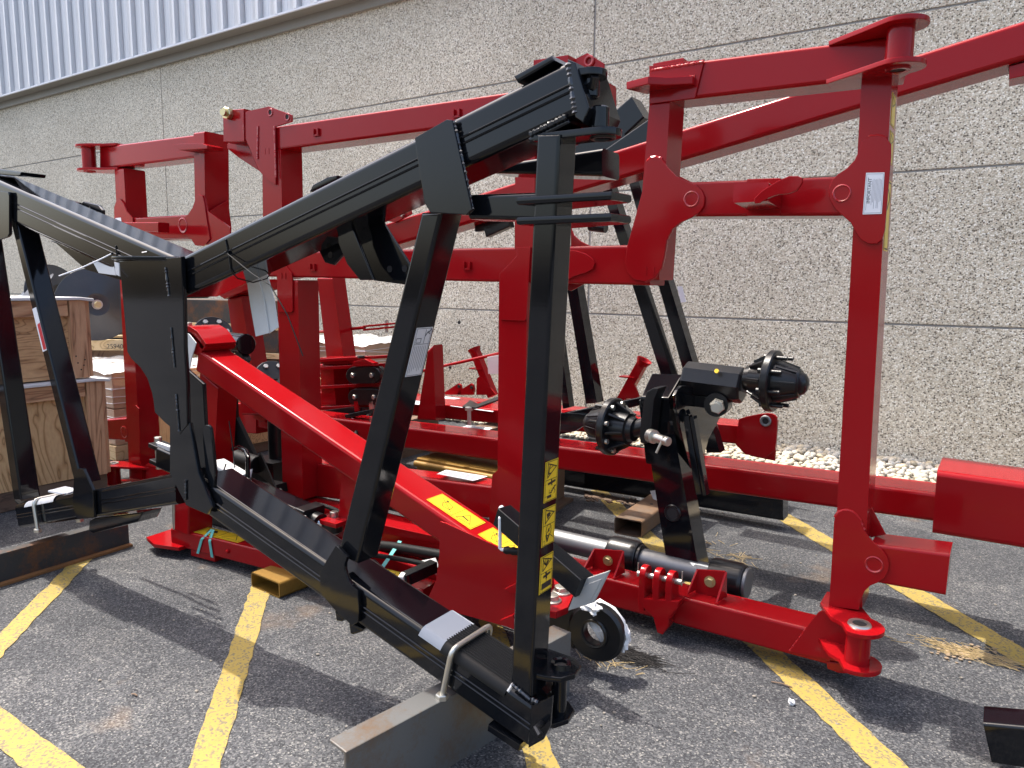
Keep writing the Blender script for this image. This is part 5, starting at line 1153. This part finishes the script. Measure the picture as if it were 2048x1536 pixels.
# black triangular hitch plate and black tube behind the near frame
bp = Thing('black_gusset_stand', 'matt black triangular stand leaning behind the black frame', 'stand', G(470, 960, 0))
bp.part('stand_plate', MB().plate([(436, 770), (446, 780), (508, 910), (545, 975), (430, 960), (428, 800)], 3.00, 0.03, 0.004), 'black_plastic')
bp.part('stand_foot', MB().tube([(428, 950), (545, 972), (548, 990), (428, 975)], 2.95, 0.12), 'black_plastic')
bt_ = Thing('black_roll', 'black plastic roll lying behind the cylinder handle', 'roll', G(480, 960, 0))
p0, p1 = W(380, 888, 2.82), W(516, 930, 2.82); bt_.part('roll_tube', MB().cyl(p0, p1, 0.055, 26, bev=0.004), 'black_plastic')
bt_.part('loose_end', MB().poly([W(520, 905, 2.80), W(552, 978, 2.78), W(540, 968, 2.84), W(505, 940, 2.86)], (0, 0.01, 0), 0.001), 'black_plastic')
bt_.part('roll_cradle', MB().box(((p0.x+p1.x)/2, 2.84, 0.14), (0.5, 0.08, 0.26)), 'black_plastic')

# ================================================================= supports under the machines
def channel(name, label, P0, P1, h, fl, side, mats, lipname='lower_flange'):
    P0, P1 = Vector((*P0, 0)), Vector((*P1, 0)); d = (P1-P0).normalized(); n = Vector((d.y, -d.x, 0))      # n points to +X for a channel along +Y
    t = Thing(name, label, 'steel channel', (P0+P1)/2)
    th = 0.012
    def slab(nm, o, wdt, hgt, mat, bev=0.003):
        a = P0+o; P = [a, a+n*wdt, a+n*wdt+Vector((0, 0, hgt)), a+Vector((0, 0, hgt))]
        t.part(nm, MB().poly(P, P1-P0, bev), mat)
    slab('web', n*(-th), th, h, mats[0])
    slab('upper_flange', n*(-th-fl)+Vector((0, 0, h-th+0.001)), fl+th-0.002, th, mats[1], 0.005)
    if side > 0: slab('lower_flange', n*0.0005+Vector((0, 0, 0.002)), 0.035, 0.014, mats[2])
    else: slab('lower_flange', n*(-th-fl)+Vector((0, 0, 0.001)), fl, th, mats[1])
    return t
ca = G(686, 1502, 0.25); cb = Vector((-1.317, 2.40, 0))
channel('steel_channel', 'bare grey mill steel channel under the near end of the black frame', (ca.x+0.012, ca.y), (cb.x, cb.y), 0.25, 0.075, 0, ('mill_steel', 'mill_steel', 'mill_steel'))
channel('steel_channel', 'dark steel channel with rusty lower flange under the left end of the black frame', (-4.26, 0.9), (-4.315, 2.29), 0.165, 0.05, 1, ('dark_steel', 'dark_steel', 'rust_edge'))
def box_tube(name, label, p, q, wd, h, mat, wall_t=0.008, z=0.0):
    p, q = Vector((*p, z)), Vector((*q, z)); d = (q-p).normalized(); n = Vector((d.y, -d.x, 0)); L = (q-p).length
    t = Thing(name, label, 'steel tube', p)
    def prof(hw, hh, r): 
        o = []
        for cx, cy, a0 in ((hw-r, hh-r, 0), (-hw+r, hh-r, 90), (-hw+r, -hh+r, 180), (hw-r, -hh+r, 270)):
            o += [(cx+r*cos(radians(a0+a)), cy+r*sin(radians(a0+a))) for a in (0, 30, 60, 90)]
        return o
    m = MB(); O = prof(wd/2, h/2, 0.016); I = prof(wd/2-wall_t, h/2-wall_t, 0.010); c = Vector((0, 0, h/2))
    rings = []
    for pr, e in ((O, p), (O, q), (I, q), (I, p)): rings.append([m.bm.verts.new(e+c+n*x+Vector((0, 0, y))) for x, y in pr])
    k = len(O)
    for A, B in zip(rings, rings[1:]+rings[:1]):
        for i in range(k): m.bm.faces.new((A[i], A[(i+1) % k], B[(i+1) % k], B[i]))
    bmesh.ops.recalc_face_normals(m.bm, faces=m.bm.faces[:]); t.part('tube_wall', m, mat)
    return t
a, b = G(503, 1174), G(560, 1198); mid = (a+b)/2
wd = (b-a).length
n2 = (b-a).normalized(); dirn = Vector((-n2.y, n2.x, 0))
box_tube('ochre_steel_tube', 'ochre rusted hollow tube on a yellow line under the drawbar rail', (mid.x, mid.y), (mid.x+dirn.x*0.8, mid.y+dirn.y*0.8), wd, 0.085, 'ochre_steel')
a, b = G(1228, 1066), G(1284, 1077); mid = (a+b)/2; wd = (b-a).length; n2 = (b-a).normalized(); dirn = Vector((-n2.y, n2.x, 0))
tu = box_tube('rusty_steel_tube', 'brown rusty hollow tube under the long red beam', (mid.x, mid.y), (mid.x+dirn.x*0.62, mid.y+dirn.y*0.62), wd, 0.11, 'rust_steel')
hc = G(1303, 1008, 0.111); tu.part('drill_hole', MB().cyl(hc, hc+Vector((0, 0, 0.0012)), 0.012, 12), 'hole_dark')
# brown channel end behind the yellow labels, and stack under the frame
rc = Thing('brown_steel_beam', 'brown rusted beam end standing behind the yellow labels', 'steel beam', G(1120, 1020))
q0 = W(1138, 1010, 3.9)
X0 = G(1140, 1003, 0.0).x; y0 = G(1140, 1003, 0).y
rc.part('web', MB().box((X0-0.02, y0-0.45, 0.16), (0.03, 0.95, 0.32), 0.12), 'rust_steel'); rc.part('lower_flange', MB().box((X0+0.02, y0-0.45, 0.012), (0.10, 0.95, 0.02), 0.12), 'rust_steel'); rc.part('upper_flange', MB().box((X0+0.02, y0-0.45, 0.33), (0.10, 0.95, 0.02), 0.12), 'rust_steel')
for q in ((860, 930), (960, 948)):
    c = W(*q, 3.75); t = Thing('ochre_block', 'ochre steel block under the long red beam, %s' % ('nearer the left leg' if q[0] < 900 else 'nearer the right leg'), 'steel block', (c.x, c.y, 0))
    t.part('block_body', MB().box((c.x, c.y+0.25, c.z/2), (0.42, 0.3, c.z), 0, 0.01), 'ochre_steel'); t.part('block_rim', MB().cyl((c.x-0.21, c.y+0.09, c.z*0.9), (c.x+0.21, c.y+0.09, c.z*0.9), 0.022, 12), 'ochre_steel')
# black beam end at the lower right
c0 = G(1968, 1438, 0.20)
er = Thing('black_beam_end', 'end of a glossy black square beam at the lower right corner', 'beam', (c0.x, c0.y, 0.0))
P = [W(1966, 1446, c0.y), W(2330, 1480, c0.y), W(2330, 1580, c0.y), W(1984, 1528, c0.y)]
er.part('beam_tube', MB().poly(P, (0, 0.13, 0), 0.012, 4, True), 'black_paint')
er.part('beam_rest', MB().box((c0.x+0.5, c0.y+0.06, 0.03), (0.2, 0.1, 0.06)), 'skid_wood')

# ================================================================= clamps, ties, pads, straps and litter
def ubolt(label, px, Yf, depth, zbot, top=None):
    pts = [W(x, y, Yf) for x, y in px]
    if top: pts[1] = top
    t = Thing('u_bolt', label, 'U-bolt', Vector((pts[0].x, Yf, zbot)), 'U-bolts clamping the black frame')
    pth = [Vector((pts[0].x, Yf, zbot))]+pts[1:]+[p+Vector((0.0, depth, 0)) for p in pts[1:][::-1]]+[Vector((pts[0].x, Yf+depth, zbot))]
    s = []                                                             # round the bends
    for i, p in enumerate(pth):
        if 0 < i < len(pth)-1:
            a, b = pth[i-1], pth[i+1]
            for f in (0.0, 0.33, 0.66, 1.0):
                e = 0.03; u = p+(a-p).normalized()*min(e, (a-p).length/2); v = p+(b-p).normalized()*min(e, (b-p).length/2)
                s.append((u*(1-f)+p*f)*(1-f)+(p*(1-f)+v*f)*f)
        else: s.append(p)
    t.part('bent_rod', MB().path(s, 0.0095, 12), 'zinc')
    for yy in (Yf, Yf+depth): t.part('nut', MB().hexnut((pts[0].x, yy, zbot-0.005), (0, 0, 1), 0.021, 0.018), 'zinc'); 
    return t
ubolt('bent steel U-bolt over the left end of the lower black beam', [(76, 1064), (66, 1000)], YB-0.018, DB+0.036, W(76, 1062, YB-0.018).z)
bA0, bB0 = W(396, 952, YB), W(1066, 1413, YB); bdir = (bB0-bA0).normalized(); bnor = Vector((0, 1, 0)).cross(bdir); bnor = -bnor if bnor.z < 0 else bnor
def beam_at(x): return W(x, 952+(x-396)*0.688, YB)
def wrap_pad(a, b, lap, h, d_=None, nor=None, th=0.0):
    m = MB(); prof = [(-h, -0.02-lap), (-h, -0.02), (0.003-h*0.7, -0.008), (0.008, -0.002+h*0.7), (0.02, h), (DB-0.02, h), (DB-0.008, -0.002+h*0.7), (DB+h, -0.02), (DB+h, -0.02-lap)]
    n = nor or bnor
    A = [m.bm.verts.new(a+Vector((0, y, 0))+n*k) for y, k in prof]; B = [m.bm.verts.new(b+Vector((0, y, 0))+n*k) for y, k in prof]
    for i in range(len(prof)-1): m.bm.faces.new((A[i], B[i], B[i+1], A[i+1]))
    return m
t = Thing('rubber_pad', 'ribbed black rubber pad with grey felt end wrapped over the lower beam under the U-bolt', 'pad', W(960, 1360, YB))
a, b = beam_at(884), beam_at(1014)
t.part('pad_sheet', wrap_pad(a, b, 0.01, 0.006), 'black_plastic'); m = MB()
for k in range(12):
    y = 0.024+k*0.0118; m.path([a+Vector((0, y, 0))+bnor*0.0065, b+Vector((0, y, 0))+bnor*0.0065], 0.0034, 6)
t.part('pad_rib', m, 'black_plastic'); m = MB(); m.path([b+bdir*0.004+Vector((0, y, 0))+bnor*k for y, k in ((0.002, -0.01), (0.02, 0.005), (0.06, 0.006), (0.11, 0.006), (0.16, 0.005))], 0.006, 6, 0.3); t.part('pad_edge', m, 'white_foam')
t.part('backing_felt', wrap_pad(beam_at(842), beam_at(886), 0.0, 0.008), 'fabric_grey')
ubolt('bent steel U-bolt over the near end of the lower black beam', [(884, 1385), (906, 1316)], YB-0.020, DB+0.040, 0.255, beam_at(909)+Vector((0, -0.020, 0))+bnor*0.020)
t = Thing('foam_pad', 'white foam and rubber pad over the left end of the black beam under the U-bolt', 'pad', W(70, 1000, YB))
e0_, e1_ = W(50, 1006, YB), W(108, 994, YB); t.part('foam_sheet', wrap_pad(e0_, e1_, 0.004, 0.006, nor=Vector((0, 0, 1))), 'white_foam')
a = W(34, 1001, YB+0.05); t.part('rubber_flap', MB().path([a, a+Vector((0.05, 0, -0.012)), a+Vector((0.1, 0, 0.006)), a+Vector((0.14, 0, 0.012))], 0.012, 6), 'black_plastic')
a = W(96, 985, YB+0.04); t.part('foam_flap', MB().poly([a, a+Vector((0.16, 0.02, 0.004)), a+Vector((0.14, 0.09, 0.012)), a+Vector((0.0, 0.09, 0.004))], (0, 0, 0.012), 0.004), 'white_foam')
def tie(label, xc, ytop, ybot, tail, dx=0.0):
    t = Thing('cable_tie', label, 'cable tie', W(xc, ybot, YB), 'black cable ties round the upper beams')
    a, b = W(xc, ytop, YB), W(xc+dx, ybot, YB); f = 0.003
    loop = [a+Vector((0, -f, -0.02)), (a+b)/2+Vector((0.004, -f-0.001, 0)), b+Vector((0, -f, 0.02)), b+Vector((0.004, 0.02, -0.006)), b+Vector((0.008, DB*0.5, -0.022)), b+Vector((0.004, DB-0.02, -0.006)), b+Vector((0, DB+f, 0.02)), a+Vector((0, DB+f, -0.02)), a+Vector((0, DB-0.02, 0.003)), a+Vector((0, 0.02, 0.003)), a+Vector((0, -f, -0.02))]
    t.part('tie_band', MB().path(loop, 0.0026, 6), 'black_plastic')
    t.part('tie_head', MB().box(Vector(tail[0]), (0.012, 0.010, 0.010)), 'black_plastic'); t.part('tie_tail', MB().path(tail, 0.0030 if 'pale' in label else 0.0022, 6), 'white_print' if 'pale' in label else 'black_plastic')
tie('black cable tie with long hanging tail on the right upper beam near the apex', 452, 470, 553, [W(452, 505, YB-0.01), W(505, 548, YB-0.03), W(540, 570, YB-0.05), W(575, 630, YB-0.05), W(606, 712, YB-0.05)], 12)
tie('cable tie with long pale tail sticking out left of the apex', 232, 484, 528, [W(224, 507, YB-0.015), W(200, 519, YB-0.06), W(160, 537, YB-0.12), W(118, 552, YB-0.18)], 4)
# white foam sheets
def sheet3(P, n=(0, 1, 0), th=0.006): return MB().poly(P, Vector(n)*th, 0.002)
t = Thing('foam_sheet', 'long white foam sheet hanging under the right upper black beam', 'foam sheet', W(530, 670, 1.95))
t.part('sheet_leaf', sheet3([W(492, 553, 1.97), W(512, 540, 1.97), W(528, 600, 1.97), W(538, 666, 1.97), W(511, 673, 1.97), W(500, 610, 1.97)]), 'white_foam')
t.part('sheet_leaf', sheet3([W(512, 541, 1.975), W(530, 535, 1.98), W(548, 600, 1.99), W(556, 655, 1.99), W(538, 667, 1.976), W(527, 600, 1.976)]), 'white_foam')
t = Thing('foam_sheet', 'short white foam wrap under the left upper beam beside the apex plate', 'foam sheet', W(210, 550, YB+0.1))
t.part('sheet_leaf', sheet3([W(184, 522, YB+0.02), W(226, 520, YB+0.0), W(231, 551, YB+0.0), W(197, 546, YB+0.02)]), 'white_foam'); t.part('sheet_leaf', sheet3([W(228, 524, YB-0.012), W(238, 526, YB-0.012), W(239, 553, YB-0.012), W(231, 549, YB-0.012)]), 'white_foam')
t = Thing('foam_sheet', 'white foam sheet hanging on the drawbar neck beside the apex', 'foam sheet', W(380, 720, YT-0.02))
t.part('sheet_leaf', sheet3([W(362, 662, YT-0.02), W(378, 668, YT-0.02), W(392, 686, YT-0.02), W(384, 712, YT-0.02), W(378, 742, YT-0.02), W(364, 738, YT-0.02)]), 'white_foam')
t = Thing('plastic_corner', 'clear pointed plastic corner on top of the left upper beam', 'plastic scrap', W(280, 500, YB+0.05))
z = W(283, 500, YB).z
t.part('film', MB().poly([W(255, 470, YB+0.14), W(279, 478, YB+0.10), W(294, 504, YB-0.004), W(284, 506, YB-0.004)], (0, 0, 0.002), 0), 'clear_wrap')
t = Thing('white_manual_tube', 'white folded paper roll tied on top of the cylinder', 'paper roll', W(470, 955, 2.45))
t.part('paper', MB().bar(W(436, 925, 2.46), W(486, 955, 2.44), 0.09, 0.035, bev=0.012), 'paper_white'); t.part('paper', sheet3([W(480, 945, 2.50), W(504, 938, 2.52), W(500, 958, 2.50), W(486, 962, 2.46)]), 'paper_white')
t.part('tie_wire', MB().path([W(458, 842, 2.52), W(466, 900, 2.5), W(470, 945, 2.45)], 0.003, 6), 'black_plastic'); t.part('tie_band', MB().path([W(452, 928, 2.40), W(444, 952, 2.40)], 0.004, 6), 'black_plastic')
t = Thing('paper_flap', 'white paper flap stuck on the rear end of the cylinder', 'paper', W(325, 890, 2.45)); t.part('paper', sheet3([W(312, 885, 2.42), W(342, 895, 2.42), W(340, 903, 2.42), W(316, 897, 2.42)], (0, 0.3, 0.1), 0.05), 'paper_white')
# teal straps round the base rail
def strap(label, f, lean):
    t = Thing('teal_strap', label, 'strap', bA+(bB-bA)*f, 'teal straps round the drawbar rail')
    c = bA+(bB-bA)*f; h, wv = 0.058, 0.072
    def band(o0, o1):
        p = [c+dv*o0+sd*(-wv)+Vector((0, 0, -h)), c+dv*(o0+o1)/2+sd*(-wv)+Vector((0, 0, h*0.6)), c+dv*o1+sd*(-0.03)+Vector((0, 0, h+0.03))]
        w_ = dv*0.010; m = MB()
        for a, b in zip(p, p[1:]): m.poly([a-w_, a+w_, b+w_, b-w_], (0, 0.0015, 0), 0)
        t.part('band', m, 'teal_strap')
    band(-0.03, lean); band(0.09, lean+0.01)
strap('crossed teal strap at the left end of the drawbar rail', 0.145, 0.05)
t = Thing('teal_strap', 'taut teal strap from the rail up to the red crossbar behind the brace', 'strap', W(765, 1140, 2.60), 'teal straps round the drawbar rail')
m = MB(); p, q = W(761, 1140, 2.58), W(800, 1082, 2.82); sx = Vector((0.012, 0, 0)); m.poly([p-sx, p+sx, q+sx, q-sx], (0, 0.002, 0), 0); t.part('band', m, 'teal_strap')
m = MB(); p, q = W(801, 1128, 2.85), W(802, 1095, 2.86); m.poly([p-sx, p+sx, q+sx, q-sx], (0, 0.002, 0), 0); t.part('band', m, 'teal_strap')
# white rag tied through the hitch eye
t = Thing('white_rag', 'white cloth rag knotted round the back of the hitch eye', 'rag', ec+Vector((0, 0.08, -0.1)))
def crumple(c, rx, ry, rz, seed):
    b = bmesh.new(); bmesh.ops.create_icosphere(b, subdivisions=3, radius=1); r = random.Random(seed); ph = [r.uniform(0, 6) for _ in range(6)]
    for v in b.verts:
        d = 1+0.22*sin(5*v.co.x+ph[0]+2*v.co.y)+0.18*sin(6*v.co.y+ph[1])+0.15*sin(7*v.co.z+ph[2]+3*v.co.x); v.co = Vector(c)+Vector((v.co.x*rx*d, v.co.y*ry*d, v.co.z*rz*d))
    m = MB(); merge(m.bm, b); return m
t.part('cloth', crumple(W(1185, 1215, YE-0.02), 0.035, 0.03, 0.022, 1), 'white_cloth'); t.part('cloth', crumple(W(1248, 1275, YE+0.06), 0.025, 0.03, 0.045, 3), 'white_cloth')
m = MB().path([W(1178, 1222, YE+0.02), W(1200, 1210, YE+0.05), W(1224, 1222, YE+0.06), W(1240, 1245, YE+0.06), W(1248, 1280, YE+0.06), W(1252, 1300, YE+0.05)], [0.02, 0.024, 0.022, 0.024, 0.02, 0.008], 10, 0.12); t.part('cloth_roll', m, 'white_cloth')
m = MB()
for k in range(4): m.path([W(1182+6*k, 1244, YE+0.05), W(1192+7*k, 1262, YE+0.03), W(1204+4*k, 1280, YE+0.05)], 0.011, 8, 0.15)
t.part('cloth_fold', m, 'white_cloth')
# bottom right stuff: dirt, straw, hair and stones on the asphalt
def scatter(name, label, cat, px, n, mat, length, z=0.006, spread=(0.1, 0.05), rot=None):
    c = G(*px); m = MB()
    for _ in range(n):
        p = c+Vector((random.gauss(0, spread[0]), random.gauss(0, spread[1]), z+random.uniform(0, 0.006))); a = random.uniform(0, pi) if rot is None else random.gauss(rot, 0.35); L = random.uniform(0.4, 1)*length
        d = Vector((cos(a), sin(a), random.uniform(-0.06, 0.06)))*L; m.path([p-d/2, p+Vector((random.uniform(-1, 1), random.uniform(-1, 1), 0))*L*0.08, p+d/2], 0.0013, 4)
    return stuff(name, m, mat, label, cat)
scatter('dry_grass', 'patch of dry grass and soil on the asphalt at the right', 'dry grass', (1935, 1308), 260, 'straw', 0.07, spread=(0.10, 0.035), rot=-0.15)
scatter('dry_grass', 'wisps of straw on the asphalt behind the right bearing', 'dry grass', (1475, 1118), 26, 'straw', 0.10, spread=(0.06, 0.06))
scatter('dry_grass', 'thin straw wisps beside the axle arm foot', 'dry grass', (1425, 1095), 14, 'straw', 0.09, spread=(0.07, 0.12))
scatter('grass_clump', 'tuft of dark frayed fibres under the hitch eye', 'fibres', (1262, 1316), 240, 'hair_dark', 0.12, spread=(0.07, 0.025), rot=0.25)
scatter('dry_grass', 'pale straw under the hitch eye', 'dry grass', (1215, 1328), 24, 'straw', 0.08, spread=(0.07, 0.02))
m = MB()
for _ in range(90):
    c = G(random.gauss(1925, 30), random.gauss(1308, 9)); t2 = bmesh.new(); bmesh.ops.create_icosphere(t2, subdivisions=1, radius=random.uniform(0.002, 0.009))
    for v in t2.verts: v.co = c+Vector((v.co.x*1.4, v.co.y, v.co.z*0.7+0.006))
    merge(m.bm, t2)
stuff('soil_crumbs', m, 'soil', 'crumbs of dry soil among the grass at the right', 'soil')
m = MB(); pts_ = [(1190, 985), (1270, 1010)]
for _ in range(160):
    q = (random.uniform(1170, 1275), 0); c = G(q[0], 992+(q[0]-1170)*0.16+random.gauss(0, 4)); t2 = bmesh.new(); bmesh.ops.create_icosphere(t2, subdivisions=1, radius=random.uniform(0.004, 0.016))
    for v in t2.verts: v.co = c+Vector((v.co.x*1.4, v.co.y, v.co.z*0.7+0.006))
    merge(m.bm, t2)
stuff('dark_debris', m, 'skid_wood', 'dark crumbly debris beside the brown tube', 'debris')
m = MB()
for _ in range(170):
    x, y = random.uniform(-4.5, 0.6), random.uniform(1.1, 5.2); t2 = bmesh.new(); bmesh.ops.create_icosphere(t2, subdivisions=1, radius=random.choice((0.003, 0.004, 0.005, 0.007)))
    for v in t2.verts: v.co = Vector((x, y, 0.004))+Vector((v.co.x*random.uniform(0.9, 1.5), v.co.y, v.co.z*0.7))
    merge(m.bm, t2)
stuff('loose_grit', m, 'gravel_bed', 'loose pale grit scattered over the asphalt', 'grit')
for q, L, an, lab in (((268, 1393), 0.03, 0.5, 'short brown twig on the open asphalt at the lower left'), ((1563, 1372), 0.08, 0.1, 'thin brown twig beside the yellow line at the right')):
    c = G(*q); single('twig', MB().path([c+Vector((-L/2, 0, 0.006)), c+Vector((0, 0.004, 0.009)), c+Vector((L/2, L*an*0.3, 0.006))], 0.003, 6), 'skid_wood', lab, 'twig')
c = G(1582, 1410); single('paper_scrap', crumple(c+Vector((0, 0, 0.012)), 0.012, 0.010, 0.012, 5), 'paper_white', 'tiny crumpled white paper scrap on the asphalt left of the yellow line', 'paper scrap')
q = [(1300, 982), (1320, 979), (1316, 1002), (1306, 998)]; single('paper_tag', MB().poly([W(x, y, 4.0) for x, y in q], (0, 0.003, 0), 0), 'paper_white', 'white paper tag hanging under the long red beam', 'paper tag')
# clamp plate with bolt and bag on the long beam
t = Thing('beam_clamp', 'black diamond clamp plate with a zinc threaded bolt on the long red beam', 'clamp', W(939, 850, 4.05))
a = W(939, 850, 4.1); b = W(938, 815, 4.1); t.part('threaded_bolt', MB().cyl(a, b, 0.014, 12), 'zinc'); t.part('nut', MB().hexnut(b-Vector((0, 0, 0.02)), (0, 0, 1), 0.028, 0.024), 'zinc')
zz = b.z-0.01; P = [G(925, 812, zz), G(940, 800, zz), G(958, 808, zz), G(945, 818, zz)]; t.part('diamond_plate', MB().poly(P, (0, 0, -0.012), 0.002), 'black_cast')
p = W(945, 816, 4.1); q2 = W(1000, 796, 4.4); t.part('clamp_arm', MB().bar(p, q2, 0.06, 0.012, bev=0.002), 'black_cast')
a = W(697, 860, 4.0); b = W(697, 832, 4.0); t2 = Thing('beam_clamp', 'black clamp arm with white rag at the left of the long red beam', 'clamp', a)
t2.part('threaded_bolt', MB().cyl(a, b, 0.013, 12), 'zinc'); t2.part('clamp_arm', MB().bar(b, W(745, 822, 4.0), 0.07, 0.03, bev=0.003), 'black_cast'); t2.part('rag', crumple(W(708, 847, 3.98), 0.06, 0.04, 0.03, 9), 'white_cloth')
t = Thing('black_lever', 'short black square lever bar with a white tag on the drawbar rail', 'lever', W(840, 1150, 2.45)); p, q = W(806, 1160, 2.44), W(868, 1132, 2.62)
t.part('lever_bar', MB().bar(p, q, 0.055, 0.055, bev=0.004), 'black_paint'); t.part('white_tag', MB().bar(p+Vector((-0.01, -0.01, 0)), p+Vector((0.01, 0.0, 0)), 0.058, 0.058, bev=0.003), 'white_foam'); t.part('support_rod', MB().cyl(p+Vector((0.02, 0.02, -0.02)), p+Vector((0.02, 0.02, -0.22)), 0.010, 8), 'zinc')
t = Thing('white_paper', 'torn white paper tucked between the drawbar rails', 'paper', W(860, 1125, 2.7)); t.part('paper', sheet3([W(842, 1122, 2.70), W(870, 1116, 2.72), W(880, 1140, 2.70), W(850, 1128, 2.68)]), 'paper_white')
